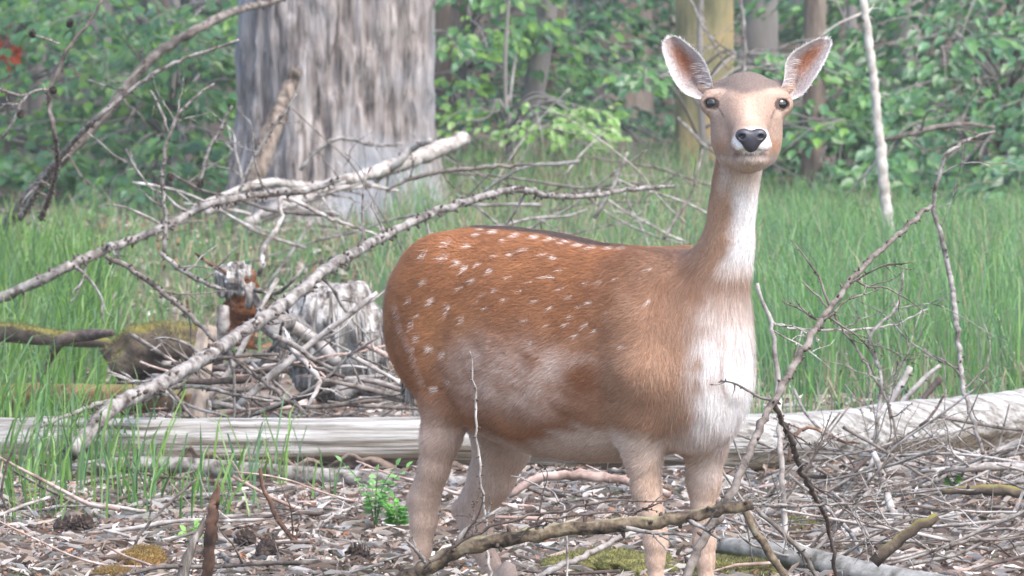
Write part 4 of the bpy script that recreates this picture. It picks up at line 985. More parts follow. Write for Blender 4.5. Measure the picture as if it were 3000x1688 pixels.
# ------------------------------------------------------------------ fallen trunk
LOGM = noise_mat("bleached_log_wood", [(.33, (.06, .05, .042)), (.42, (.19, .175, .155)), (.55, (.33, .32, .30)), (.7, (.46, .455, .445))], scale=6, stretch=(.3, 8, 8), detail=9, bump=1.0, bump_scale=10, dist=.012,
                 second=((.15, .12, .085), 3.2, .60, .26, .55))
def log_mesh(K, R, sides, seed, ridge, along=.02, ell=1.0, knots=0):
    rng = np.random.default_rng(seed); K = np.asarray(K, float); L = np.linalg.norm(np.diff(K, axis=0), axis=1).sum(); n = int(L/along)
    P = catmull(K, n); Rr = np.interp(np.linspace(0, 1, n), np.linspace(0, 1, len(R)), R)
    T, N, B = frames(P); a = np.linspace(0, 2*math.pi, sides, endpoint=False)
    S, A = np.meshgrid(np.linspace(0, L, n), a, indexing='ij')
    Pn = np.stack([np.cos(A)*Rr[:, None], np.sin(A)*Rr[:, None], S*.09], -1)
    r = Rr[:, None]*(1+.05*fbm(np.stack([np.cos(A), np.sin(A), S*2], -1), 1.0, seed))+ridge*fbm(Pn, 45, seed+3, 3)+ridge*.6*fbm(np.stack([np.cos(A)*Rr[:, None], np.sin(A)*Rr[:, None], S], -1), 16, seed+9)
    V = P[:, None]+r[..., None]*(np.cos(A)[..., None]*N[:, None]+np.sin(A)[..., None]*B[:, None])
    i = np.arange(n-1)[:, None]*sides; j = np.arange(sides)[None]; k = (j+1) % sides
    Q = np.stack([i+j, i+k, i+sides+k, i+sides+j], -1).reshape(-1, 4)
    V = np.vstack([V.reshape(-1, 3), P[0], P[-1]]); m = n*sides; jj = np.arange(sides); kk = (jj+1) % sides
    Tn = np.vstack([np.stack([np.full(sides, m), kk, jj], -1), np.stack([np.full(sides, m+1), (n-1)*sides+jj, (n-1)*sides+kk], -1)])
    return V, Q, Tn, P, Rr
LK = [at(-700, 1312, 18.1), at(0, 1306, 18.1), at(700, 1302, 18.1), at(1220, 1300, 18.1), at(2150, 1306, 18.1), at(2600, 1280, 18.45), at(3000, 1240, 18.85), at(3600, 1190, 19.4)]
LR = [.066, .068, .071, .075, .083, .091, .094, .096]
V, Q, T, LP, LRr = log_mesh(LK, LR, 72, 70, .0085)
flog = mk("fallen_log", V, [Q, T], LOGM); tag(flog, "long bleached fallen trunk lying on the ground behind the doe's legs", "log")
# strips of old bark still clinging along its lower front
BARKP = noise_mat("peeling_bark", [(.3, (.06, .042, .034)), (.5, (.17, .125, .10)), (.66, (.27, .205, .17)), (.8, (.36, .30, .26))], scale=14, detail=8, bump=1.0, dist=.012)
Tn_, Nn_, Bn_ = frames(LP)
def bark_strip(i0, i1, a0, a1, seed):
    rng = np.random.default_rng(seed); n = i1-i0; m = 12; V = []
    for l in (0, 1):
        for q in range(n):
            i = i0+q; u = q/(n-1); edge = math.sin(math.pi*min(max(u, .02), .98))**.3
            c0 = a0+(.35*vnoise(np.array([[q*.16, seed, 0.]]))[0]+.2*vnoise(np.array([[q*.6, seed, 3.]]))[0]); c1 = a1
            for b in range(m):
                v = b/(m-1); ang = (c0*edge+(c0+c1)/2*(1-edge))*(1-v)+c1*v
                # angle 0 = toward the camera, falling to the ground
                d = np.array([0, -math.cos(ang), -math.sin(ang)])
                rr = LRr[i]*1.0+.015+.008*rng.random()*(l == 0)+.008*vnoise(np.array([[q*.25, b*.5, seed]]))[0]-(.010 if l else 0)
                V.append(LP[i]+d*rr)
    Q = []; N1 = n*m
    for l in (0, 1):
        for q in range(n-1):
            for b in range(m-1):
                k = l*N1+q*m+b; f = (k, k+1, k+m+1, k+m); Q.append(f if l == 0 else f[::-1])
    for q in range(n-1):
        for b in (0, m-1):
            k = q*m+b; Q.append((k, k+m, N1+k+m, N1+k))
    return np.array(V), np.array(Q)
def lidx(px): return int(np.argmin(np.abs((LP[:, 0]/LP[:, 1])*FPX+1500-px)))
for (x0, x1, a0, a1, sd_) in ((-300, 300, .25, 1.5, 1), (300, 690, .3, 1.5, 2), (690, 960, .42, 1.5, 3), (960, 1180, .45, 1.4, 4), (1190, 1420, .75, 1.5, 5)):
    V, Q = bark_strip(lidx(x0), lidx(x1), a0, a1, sd_); mk("bark", V, [Q], BARKP, flog)

# the thin pole in front of it
V, Q, T, P_, R_ = log_mesh([at(150, 1388, 17.75), at(300, 1368, 17.7), at(450, 1362, 17.7), at(700, 1378, 17.65), at(950, 1396, 17.6), at(1250, 1410, 17.55), at(1420, 1420, 17.5)], [.017, .021, .024, .024, .023, .021, .016], 24, 71, .0025)
tag(mk("fallen_pole", V, [Q, T], GREY), "slender fallen pole lying along the foot of the bleached trunk", "branch")
V, Q, T, P_, R_ = log_mesh([at(2090, 1595, 15.55), at(2200, 1612, 15.45), at(2350, 1640, 15.35), at(2560, 1690, 15.2), at(2800, 1730, 15.0)], [.018, .026, .029, .030, .03], 32, 72, .002)
tag(mk("fallen_pole", V, [Q, T], noise_mat("smooth_grey_pole", [(.36, (.08, .077, .068)), (.48, (.20, .195, .18)), (.64, (.34, .335, .32))], scale=16, bump=.8, second=((.10, .10, .05), 9, .40, .1, .6))), "smooth grey pole with mossy underside beside the doe's forefeet", "branch")

# ------------------------------------------------------------------ stumps, mounds
def mound(px, py, d, rx, ry, rz, seed, amp=.35, sc=6, res=46, grooves=0, zc=None, twist=0.0, ga=.16):
    c = at(px, py, d); th = np.linspace(0, 2*math.pi, res*2, endpoint=False); ph = np.linspace(.02, math.pi-.02, res)
    PH, TH_ = np.meshgrid(ph, th, indexing='ij')
    U = np.stack([np.sin(PH)*np.cos(TH_), np.sin(PH)*np.sin(TH_), np.cos(PH)], -1)
    r = 1+amp*fbm(U*np.array([rx, ry, rz])/max(rx, ry, rz), sc*.35, seed, 4)
    if grooves: r = r+ga*np.abs(np.sin(grooves*(TH_+twist*PH)+2*fbm(U, 2, seed)))*np.sin(PH)
    V = (c+U*r[..., None]*np.array([rx, ry, rz])).reshape(-1, 3); m = res*2
    i, j = np.meshgrid(np.arange(res-1), np.arange(m), indexing='ij'); k = (j+1) % m
    Q = np.stack([i*m+j, (i+1)*m+j, (i+1)*m+k, i*m+k], -1).reshape(-1, 4)
    V = np.vstack([V, V[:m].mean(0), V[-m:].mean(0)]); a = (res)*m; jj = np.arange(m); kk = (jj+1) % m
    T = np.vstack([np.stack([np.full(m, a), jj, kk], -1), np.stack([np.full(m, a+1), (res-1)*m+kk, (res-1)*m+jj], -1)])
    return V, Q, T
FIBRE = noise_mat("split_bleached_wood", [(.36, (.04, .03, .025)), (.46, (.17, .15, .135)), (.57, (.36, .345, .325)), (.7, (.55, .54, .53))], scale=10, stretch=(3.2, 3.2, .35), detail=8, bump=1.0, bump_scale=18, dist=.02)
# weathered root stump with splintered vertical fibres
st = empty("weathered_stump", at(985, 1150, 20.3)); tag(st, "broad weathered stump with split bleached fibres beside the doe's rump", "stump")
V, Q, T = mound(985, 1010, 20.4, .165, .15, .17, 73, .30, 7, grooves=17, twist=.8, ga=.07); mk("core", V, [Q, T], FIBRE, st)
rng = np.random.default_rng(74)
for k in range(15):
    a = rng.uniform(-1.1, 1.25); top = np.array([math.sin(a)*.15, -.13-rng.uniform(0, .05), .13*math.cos(a)+rng.uniform(-.03, .05)]); bot = np.array([math.sin(a)*.21+rng.normal(0, .02), -.17, -.16])
    c = at(985, 1000, 20.4); P = catmull(np.array([c+top, c+(top+bot)/2+np.array([0, -.02, 0]), c+bot]), 8)
    V, Q, T = tube(P, np.array([.003, .008, .011, .012, .011, .010, .008, .005])*rng.uniform(.6, 1.2), 5, .2, rng, ell=.5); g = G(); g.add(V, Q, T); g.build("splinter", [GREY, FIBRE, PALE, BRWN][k % 4], st)
# rotten stump with a bleached cap and red rotten heart
rs = empty("rotten_stump", at(705, 1120, 19.5)); tag(rs, "rotten stump with bleached cap and red crumbling heart among branches", "stump")
V, Q, T = mound(690, 820, 19.5, .050, .05, .045, 75, .5, 8, grooves=4); mk("cap", V, [Q, T], FIBRE, rs)
K = catmull(np.array([at(682, 1010, 19.55), at(700, 930, 19.55), at(712, 880, 19.52), at(700, 800, 19.5)]), 16)
V, Q, T = tube(K, np.interp(np.linspace(0, 1, 16), [0, .5, 1], [.06, .048, .04]), 18, .16, rng); g = G(); g.add(V, Q, T)
g.build("heart", noise_mat("rotten_heartwood", [(.3, (.035, .016, .010)), (.5, (.16, .058, .022)), (.7, (.30, .13, .05))], scale=26, bump=1, dist=.01), rs)
for (a, b, r) in (((735, 850), (770, 950), .013), ((770, 940), (840, 1010), .022), ((655, 900), (640, 1010), .018), ((722, 840), (728, 900), .010)):
    K = catmull(np.array([at(*a, 19.42), at((a[0]+b[0])/2+6, (a[1]+b[1])/2, 19.40), at(*b, 19.42)]), 8); V, Q, T = tube(K, np.linspace(r, r*1.15, 8), 9, .15, rng); g = G(); g.add(V, Q, T); g.build("shard", GREY, rs)
for k, (pts, w) in enumerate((([(660, 800, 19.45), (610, 770, 19.4), (573, 742, 19.35)], [14, 9]), ([(745, 850, 19.4), (810, 858, 19.35), (850, 830, 19.3), (878, 800, 19.3)], [16, 8]))):
    K = catmull(np.array([at(*p) for p in pts]), 12); V, Q, T = tube(K, np.linspace(w[0], w[1], 12)*pxm(19.4)/2, 7, .12, rng); g = G(); g.add(V, Q, T); g.build("snag", REDW if k == 0 else BRWN, rs)
# square cut post leaning in the heap
K = catmull(np.array([at(570, 1230, 18.9), at(588, 1100, 18.95), at(610, 960, 19.0)]), 12); V, Q, T = tube(K, np.linspace(.037, .030, 12), 6, .05, rng); g = G(); g.add(V, Q, T)
tag(g.build("split_post", noise_mat("tan_split_wood", [(.3, (.17, .13, .10)), (.55, (.33, .27, .22)), (.75, (.48, .43, .38))], scale=10, stretch=(3, 3, .5), bump=.6, dist=.006), smoothed=False), "tan split post standing in the brush heap behind the bleached trunk", "post")
def simple_log(name, label, pts, w, mat, seed, cat="log", ridge=.003, group=None):
    ym = np.mean([p[2] for p in pts]); V, Q, T, _, _ = log_mesh([at(*p) for p in pts], np.array(w)*pxm(ym)/2, 28, seed, ridge); return tag(mk(name, V, [Q, T], mat), label, cat, group)
MOSSY = noise_mat("mossy_bark", [(.3, (.035, .026, .02)), (.5, (.10, .075, .055)), (.7, (.18, .145, .11))], scale=14, bump=.9, dist=.01, second=((.17, .15, .035), 8, .75, 1.05, .62))
simple_log("mossy_log", "short thick log topped with moss in the brush heap", [(330, 1085, 19.9), (420, 1030, 19.9), (520, 1020, 19.85), (640, 1040, 19.8)], [120, 160, 150, 105], MOSSY, 80, ridge=.034)
simple_log("mossy_branch", "dark branch with yellow moss lying in the bright grass", [(-150, 985, 20.6), (0, 975, 20.5), (110, 985, 20.4), (270, 1000, 20.3), (340, 1010, 20.2)], [62, 58, 52, 40, 25], MOSSY, 81)
simple_log("rotting_log", "low orange brown rotting log just beyond the bleached trunk", [(-80, 1175, 19.2), (80, 1165, 19.2), (250, 1170, 19.1), (440, 1165, 19.0), (560, 1180, 18.9)], [75, 85, 90, 85, 60], noise_mat("orange_rotting_wood", [(.3, (.05, .03, .02)), (.5, (.19, .11, .06)), (.68, (.30, .19, .11)), (.8, (.42, .36, .30))], scale=12, bump=1, dist=.01, second=((.15, .14, .04), 7, .85, 1.1, .5)), 82, ridge=.009)
simple_log("dark_root", "dark bent root arching through the bright grass", [(105, 1130, 20.0), (140, 1060, 20.0), (180, 1000, 19.9), (240, 985, 19.9), (330, 975, 19.8)], [14, 24, 32, 34, 18], DARKB, 83, "root")
simple_log("cut_branch", "stout cut branch end in the heap below the weathered stump", [(980, 1165, 19.0), (1050, 1135, 19.0), (1110, 1140, 18.95), (1180, 1160, 18.9)], [55, 58, 56, 45], GREY, 84, "branch")
simple_log("cut_branch", "round cut branch end facing out above the brush heap", [(905, 985, 20.0), (850, 945, 19.75), (820, 945, 19.55)], [52, 50, 50], GREY, 85, "branch")
simple_log("cut_branch", "pale smooth branch slanting below the round cut branch end", [(860, 960, 19.7), (930, 1005, 19.75), (985, 1060, 19.7)], [38, 42, 34], PALE, 86, "branch")

# brush heap: broken sticks, each its own thing
rng = np.random.default_rng(90)
HM = [GREY, BRWN, PALE, DARKB, GREY, PINK]
MN = {GREY: "grey", BRWN: "brown", PALE: "bleached", DARKB: "dark", PINK: "pinkish"}
def stick(c, a, el, L, r, mat, label, group, seed, name="broken_stick"):
    rng = np.random.default_rng(seed); d = np.array([math.cos(a)*math.cos(el), math.sin(a)*math.cos(el), math.sin(el)])
    P = catmull(wander(c-d*L/2, d, L, 5, rng, .10), max(8, int(L/.025))); R = np.linspace(r, r*.6, len(P))
    g = G(); V, Q, T = tube(P, R, 7, .14, rng); g.add(V, Q, T); spurs(g, P, R, int(L*14), rng)
    if L > .3:
        for _ in range(2):
            i = rng.integers(len(P)//3, len(P)-1); V, Q, T = tube(catmull(wander(P[i], d+rng.normal(0, .6, 3), L*.3, 4, rng, .2), 8), np.linspace(R[i]*.6, R[i]*.2, 8), 5); g.add(V, Q, T)
    adj = ("short" if L < .2 else "long" if L > .38 else "middling")+(" hair-thin" if r < .003 else " stout" if r > .0075 else " thin")
    pose = " propped up steeply" if abs(el) > .5 else (" tilted" if abs(el) > .2 else " lying flat")
    label = adj+" "+label.replace("thin ", "", 1)+","+pose; group = (group+", "+adj+pose) if group else None
    return tag(g.build(name, mat), label, "stick", group)
for k in range(60):
    px_, py_ = rng.uniform(500, 1210), rng.uniform(1010, 1225); d = rng.uniform(18.5, 19.6)
    c = at(px_, py_, d); m = HM[k % 6]
    stick(c, rng.normal(0, .5)+(math.pi if k % 2 else 0), rng.normal(.05, .35), rng.uniform(.14, .5), rng.uniform(.003, .012), m, "%s broken stick in the brush heap behind the log" % MN[m], "sticks in the brush heap (%s)" % MN[m], 300+k)
# sticks on the floor in front of the trunk
for k in range(110):
    px_ = rng.uniform(-60, 3060); py_ = rng.uniform(1400, 1720); g0 = gz(px_, py_); m = HM[(k*5) % 6]; r = rng.uniform(.0022, .007)
    c = np.array([g0[0], g0[1], ghs(g0[0], g0[1])+r+.006+rng.uniform(0, .02)])
    side = "left of the doe" if px_ < 1150 else ("under the doe" if px_ < 2130 else "right of the doe")
    stick(c, rng.normal(0, .55)+(math.pi if k % 2 else 0), rng.normal(0, .07), rng.uniform(.12, .5), r, m, "thin %s stick lying in the leaf litter %s" % (MN[m], side), "%s sticks on the litter %s" % (MN[m], side), 500+k, "fallen_stick")
# brush at the right, tangled over the trunk
for k in range(70):
    px_ = rng.uniform(2180, 3080); py_ = rng.uniform(1290, 1640); g0 = gz(px_, min(py_+rng.uniform(20, 130), 1700)); d = g0[1]
    c = at(px_, py_, d); m = [GREY, GREY, BRWN, PALE][k % 4]
    stick(c, rng.normal(0, .6)+(math.pi if k % 2 else 0), rng.normal(.1, .5), rng.uniform(.2, .6), rng.uniform(.0018, .0055), m, "thin %s twig in the tangle right of the doe" % MN[m], "twigs in the tangle right of the doe (%s)" % MN[m], 700+k, "tangled_twig")

# ------------------------------------------------------------------ branches one can follow
B = branch
B("larch_branch", "stout dead larch branch slanting down from the larch trunk to the ground", "branch", [(900, -40, 28.5), (800, 5, 28.5), (690, 32, 28.3), (580, 85, 28), (470, 150, 28), (400, 220, 28), (330, 310, 28), (270, 375, 28), (180, 470, 28), (90, 570, 28.3), (20, 660, 28.7), (-60, 760, 29)], BRWN, [18, 24, 29, 33, 36, 39, 39], twigs=9, tl=(.15, .45), spur=60, seed=1, tmat=BRWN)
B("larch_branch", "pale knobbly larch twig rising across the beech leaves left of the trunk", "branch", [(700, 118, 22), (640, 140, 22), (560, 165, 22), (470, 205, 22), (400, 250, 22), (340, 300, 22), (285, 345, 22), (210, 420, 22.2), (120, 540, 22.6), (60, 640, 23)], GREY, [8, 13, 15, 17, 18, 18, 20], twigs=5, tl=(.08, .2), spur=90, seed=2)
b3 = B("larch_branch", "long grey branch sloping down left with spurs, above the brush heap", "branch", [(1010, 520, 21.5), (900, 560, 21.5), (800, 565, 21.5), (700, 580, 21.4), (610, 600, 21.3), (560, 625, 21.3), (480, 665, 21.2), (400, 700, 21.2), (300, 735, 21.1), (200, 780, 21), (100, 830, 21), (0, 872, 21), (-120, 925, 21)], GREY, [14, 20, 23, 24, 26, 28, 31, 33], twigs=8, tl=(.12, .35), spur=120, seed=3)
B("snag_branch", "thick bleached snag broken off at its upper end before the larch trunk", "branch", [(590, 600, 25.5), (680, 565, 25.6), (780, 535, 25.7), (900, 545, 26), (1010, 530, 26), (1110, 500, 26.2), (1200, 470, 26.4), (1290, 435, 26.5), (1362, 405, 26.6)], PALE, [16, 24, 26, 24, 34, 40, 48, 50, 46], twigs=4, tl=(.15, .4), spur=15, seed=4)
B("snag_branch", "bleached branch running level below the thick snag", "branch", [(600, 625, 24.5), (700, 590, 24.5), (830, 562, 24.5), (960, 555, 24.6), (1080, 545, 24.7), (1165, 560, 24.8)], PALE, [18, 24, 22, 18, 14, 10], twigs=3, tl=(.15, .3), spur=20, seed=5)
B("snag_branch", "forked pale stick standing over the broken end of the snag", "branch", [(1100, 530, 26.3), (1170, 475, 26.2), (1205, 435, 26.2), (1262, 412, 26.1)], PALE, [18, 22, 24, 16], spur=5, seed=6)
B("snag_branch", "short fat bleached limb lying at the foot of the larch", "branch", [(720, 660, 29.4), (790, 625, 29.4), (860, 595, 29.4), (960, 560, 29.6)], PALE, [34, 44, 40, 30], spur=4, seed=7)
B("larch_branch", "arched grey branch before the larch trunk above the snag", "branch", [(880, 500, 27), (930, 440, 27), (1000, 405, 27), (1100, 425, 27), (1180, 420, 27)], GREY, [10, 13, 13, 11, 6], spur=10, seed=8, twigs=2)
B("larch_branch", "thin branch reaching right from the snag towards the leaning stems", "branch", [(1130, 560, 23), (1200, 525, 23), (1280, 505, 23), (1400, 492, 23), (1560, 480, 23)], BRWN, [9, 12, 13, 12, 8], spur=30, seed=9, twigs=2, tl=(.1, .2))
b4 = B("larch_branch", "long spurred branch rising from the bleached trunk to behind the doe's back", "branch", [(205, 1330, 17.75), (250, 1280, 17.8), (330, 1195, 17.9), (470, 1125, 18.1), (610, 1040, 18.4), (730, 960, 18.7), (850, 880, 19), (940, 800, 19.2), (1050, 735, 19.5), (1150, 680, 19.8), (1280, 620, 20), (1400, 582, 20.3), (1520, 555, 20.6), (1600, 572, 20.8), (1720, 575, 21), (1850, 555, 21.2), (1975, 545, 21.4)], GREY, [46, 44, 40, 37, 35, 32, 28, 25, 22, 19, 16, 12], twigs=9, tl=(.12, .35), spur=200, seed=10)
B("larch_branch", "thin dark branch falling right through the brush heap", "branch", [(310, 750, 18.9), (400, 800, 18.9), (500, 875, 18.8), (600, 965, 18.7), (700, 1060, 18.6), (800, 1140, 18.5), (900, 1215, 18.4)], BRWN, [16, 16, 15, 15, 14, 10], twigs=5, tl=(.1, .25), spur=90, seed=11)
B("crooked_twig", "white crooked twig hanging below the snag like a hook", "twig", [(1105, 690, 21.8), (1000, 650, 21.8), (960, 640, 21.8), (890, 600, 21.8), (828, 578, 21.8), (822, 615, 21.7), (826, 640, 21.7), (800, 690, 21.6), (772, 725, 21.6), (768, 770, 21.5), (758, 810, 21.5)], PALE, [7, 11, 12, 13, 13, 15, 16, 14], spur=12, seed=12)
B("crooked_twig", "white forked twig dropping into the brush heap", "twig", [(830, 960, 18.6), (850, 1010, 18.55), (900, 1070, 18.5), (935, 1115, 18.45), (918, 1160, 18.4), (900, 1200, 18.4)], PALE, [10, 15, 17, 17, 14, 9], spur=10, seed=13, twigs=2, tl=(.06, .12))
B("larch_branch", "pale spurred branch lying low over the heap above the trunk", "branch", [(120, 1250, 17.9), (230, 1205, 18), (330, 1175, 18.1), (430, 1145, 18.3), (560, 1130, 18.5), (680, 1155, 18.4), (800, 1175, 18.4)], GREY, [10, 14, 16, 17, 15, 12, 8], spur=70, seed=14, twigs=4, tl=(.08, .2))
B("larch_branch", "dark twig bending from the long branch into the rotten stump", "branch", [(470, 740, 19.3), (530, 790, 19.3), (600, 830, 19.3), (660, 850, 19.35)], GREY, [12, 15, 14, 10], spur=30, seed=15, twigs=3, tl=(.08, .2))
# larch twigs with cones at the upper left
c1 = B("larch_twig", "upright larch twig carrying black cones at far left", "twig", [(300, 0, 20), (255, 75, 20), (215, 120, 20), (180, 180, 20), (165, 225, 20), (145, 270, 20), (147, 330, 20), (160, 400, 20), (168, 480, 20.2), (150, 560, 20.6), (120, 640, 21)], BRWN, [8, 13, 14, 14, 13, 15, 16, 18], spur=80, seed=16, twigs=3, tl=(.05, .1))
c2 = B("larch_twig", "level curling larch twig ending at the conebearing upright twig", "twig", [(-40, 255, 20), (20, 268, 20), (60, 280, 20), (100, 268, 20), (145, 262, 20)], GREY, [12, 11, 10, 9], spur=40, seed=17, twigs=0)
c3 = B("larch_twig", "curled pale larch twig with a cone hanging at its tip", "twig", [(100, 268, 20), (75, 285, 20), (62, 305, 20), (48, 340, 20), (20, 385, 20), (-30, 440, 20.1)], GREY, [9, 10, 9, 9, 8], spur=40, seed=18, twigs=1, tl=(.05, .09))
c4 = B("larch_twig", "short larch side shoot with a round cone at its tip", "twig", [(175, 128, 20), (150, 120, 20), (120, 110, 20), (100, 102, 20)], GREY, [7, 8, 7, 6], spur=16, seed=19)
c5 = B("larch_twig", "tall forked larch twig standing left of the trunk base", "twig", [(480, 740, 20.5), (484, 640, 20.5), (480, 560, 20.5), (478, 480, 20.5), (492, 410, 20.5), (515, 350, 20.5), (545, 310, 20.5), (600, 262, 20.5), (628, 245, 20.5)], GREY, [14, 14, 13, 12, 11, 11, 9, 7], spur=110, seed=20, twigs=6, tl=(.07, .16))
c6 = B("larch_twig", "slanting larch twig beside the tall forked twig, a cone at its foot", "twig", [(575, 560, 20.5), (595, 500, 20.5), (612, 440, 20.5), (640, 390, 20.5), (665, 340, 20.5), (680, 310, 20.5)], GREY, [10, 11, 10, 8], spur=70, seed=21, twigs=3, tl=(.06, .14))
B("larch_twig", "small larch twig forking off the pale rising twig", "twig", [(440, 265, 20.6), (460, 300, 20.6), (478, 340, 20.6), (492, 385, 20.6)], GREY, [7, 9, 9], spur=30, seed=22, twigs=1, tl=(.05, .1))
B("larch_twig", "larch twig in front of the larch trunk's left edge, rising steeply", "twig", [(700, 560, 23), (735, 480, 23), (780, 400, 23), (840, 320, 23), (868, 275, 23)], GREY, [9, 12, 12, 9], spur=40, seed=23, twigs=3, tl=(.08, .2))
B("leaning_slab", "brown slab of old wood leaning against the larch trunk", "slab", [(742, 545, 30.6), (775, 440, 30.7), (810, 350, 30.8), (850, 250, 31.0), (868, 205, 31.0)], noise_mat("old_brown_slab", [(.36, (.04, .032, .026)), (.47, (.14, .108, .085)), (.6, (.24, .195, .16))], scale=9, stretch=(2.5, 2.5, .4), bump=.8, dist=.02), [52, 66, 60, 52, 40], spur=0, seed=24, bump=.08, sides=7)

def cone_mesh(S, rng, n=64):
    g = G(); V, Q, T = tube(catmull(np.array([[0, 0, -.48], [0, 0, 0], [0, 0, .46]]), 7)*S, np.array([.12, .26, .30, .30, .25, .17, .06])*S, 9); g.add(V, Q, T)
    for k in range(n):
        u = (k+.5)/n; z = -.45+.9*u; r = .34*math.sin(math.pi*(.14+.80*u))**.7; a = k*2.39996
        d = np.array([math.cos(a), math.sin(a), 0]); s_ = np.array([-math.sin(a), math.cos(a), 0]); b = d*r*.75+np.array([0, 0, z]); o_ = d*(r+.13)+np.array([0, 0, z+.10]); w_ = .115
        V = np.array([b-s_*w_*.6, b+s_*w_*.6, o_+s_*w_, o_*1.02+np.array([0, 0, .03]), o_-s_*w_, b+d*.04-np.array([0, 0, .05])])*S
        g.add(V, T=[(0, 1, 2), (0, 2, 3), (0, 3, 4), (5, 2, 1), (5, 3, 2), (5, 4, 3), (5, 0, 4)])
    return g
rng = np.random.default_rng(77)
def cone_at(c, S, rot, parent=None, label=None, group=None, name="cone"):
    g = cone_mesh(S, rng, 46); from mathutils import Euler
    M = np.array(Euler(rot).to_matrix()); Vv = np.concatenate(g.V)@M.T+c; g.V = [Vv]
    o = g.build(name, CONE, parent, smoothed=False)
    if parent is None: tag(o, label, "pine cone", group)
    return o
for (px_, py_, par) in ((95, 100, c4[0]), (60, 335, c3[0]), (155, 265, c1[0]), (205, 70, c1[0]), (368, 258, None), (500, 520, c5[0]), (585, 540, c6[0])):
    if par is not None: cone_at(at(px_, py_, 20.0 if par not in (c5[0], c6[0]) else 20.5), .026, rng.uniform(-1, 1, 3), par)
b2w_ = None
for px_, py_, lab in ((190, 1553, "open cone on the litter, left of a touching pair in front of grass"), (240, 1548, "open cone on the litter, right of a touching pair in front of grass"), (715, 1590, "upright open cone behind the bent brown stick"), (780, 1632, "tilted open cone beside the bent brown stick"), (1052, 1650, "dark reddish cone lying flat beside the doe's hind foot")):
    c = gz(px_, py_+22); S = .056; c = np.array([c[0], c[1], ghs(c[0], c[1])+.026])
    cone_at(c, S, (rng.uniform(.9, 1.5), rng.uniform(-.4, .4), rng.uniform(0, 6)), None, lab, "cones on the forest floor", "fallen_cone")

# in front of and beside the doe
B("foreground_branch", "lichened yellow brown branch crossing in front of the doe's legs", "branch", [(700, 1960, 13.3), (950, 1850, 13.3), (1180, 1705, 13.3), (1260, 1655, 13.3), (1340, 1612, 13.3), (1420, 1592, 13.3), (1500, 1575, 13.3), (1600, 1560, 13.3), (1700, 1548, 13.3), (1820, 1538, 13.3), (1920, 1528, 13.3), (2030, 1510, 13.3), (2130, 1490, 13.3), (2205, 1478, 13.3)], LICH, [48, 49, 50, 48, 47, 44, 41, 38, 33], twigs=7, tl=(.06, .2), spur=40, seed=30, tspur=5, sides=12, tmat=GREY, only=(.35, .98), bump=.13)
B("foreground_twig", "thin purplish twig rising over the lichened branch before the doe's legs", "twig", [(1240, 1665, 13.2), (1330, 1600, 13.2), (1430, 1548, 13.2), (1530, 1515, 13.2), (1640, 1498, 13.2), (1720, 1478, 13.2), (1810, 1465, 13.2), (1900, 1468, 13.2), (1950, 1468, 13.2)], DARKB, [9, 10, 9, 9, 8, 6, 4], twigs=4, tl=(.05, .14), spur=30, seed=31)
B("foreground_twig", "second thin twig forking beneath the purplish twig", "twig", [(1500, 1590, 13.2), (1580, 1530, 13.2), (1680, 1510, 13.2), (1780, 1500, 13.2), (1850, 1508, 13.2), (1900, 1480, 13.2), (1940, 1450, 13.2)], DARKB, [5, 7, 7, 6, 5, 3], twigs=3, tl=(.05, .12), spur=20, seed=32)
B("upright_twig", "thin white upright twig in front of the doe's belly and thigh", "twig", [(1376, 1030, 13.5), (1386, 1100, 13.5), (1392, 1170, 13.5), (1396, 1250, 13.5), (1402, 1330, 13.5), (1410, 1430, 13.5), (1422, 1530, 13.5), (1428, 1600, 13.5), (1436, 1750, 13.45), (1440, 1990, 13.4)], PALE, [4, 7, 8, 8, 9, 10, 10], spur=70, seed=33)
B("curved_twig", "bare thin twig arching beside the doe's hind hock", "twig", [(1498, 1395, 13.7), (1560, 1415, 13.7), (1610, 1440, 13.65), (1640, 1470, 13.6), (1652, 1505, 13.5), (1660, 1600, 13.45), (1670, 1950, 13.4)], PALE, [4, 6, 6, 6, 5], spur=2, seed=34)
B("leaning_stick", "long grey-brown stick leaning up right past the doe's forelegs", "branch", [(1930, 1960, 13.45), (2010, 1690, 13.5), (2060, 1580, 13.55), (2130, 1470, 13.6), (2190, 1340, 13.7), (2240, 1220, 13.8), (2275, 1165, 13.85), (2330, 1060, 13.95), (2400, 950, 14.05), (2470, 850, 14.2), (2560, 750, 14.35), (2650, 670, 14.5), (2728, 602, 14.6)], BRWN, [30, 28, 27, 24, 22, 22, 20, 19, 17, 16, 14], twigs=7, tl=(.1, .3), spur=40, seed=35, tmat=BRWN, only=(.25, .75))
B("leaning_stick", "dark side stick falling right from the fork of the leaning stick", "branch", [(2262, 1175, 13.85), (2280, 1215, 13.9), (2305, 1260, 14), (2325, 1310, 14.1), (2350, 1390, 14.3), (2420, 1520, 14.6), (2450, 1700, 14.7)], DARKB, [16, 18, 17, 14, 11], twigs=3, tl=(.1, .22), spur=16, seed=36)
B("bare_branch", "slender grey dead stem curving up right over the tall grass", "branch", [(2880, 1330, 17.5), (2850, 1230, 17.6), (2820, 1130, 17.7), (2808, 1010, 17.8), (2795, 880, 17.9), (2780, 780, 18), (2755, 690, 18), (2735, 600, 18), (2745, 540, 18), (2770, 460, 18), (2790, 435, 18), (2850, 405, 18.1), (2915, 385, 18.1)], GREY, [10, 13, 15, 16, 16, 15, 13, 12, 9], twigs=6, tl=(.15, .35), spur=20, seed=37, tspur=3)
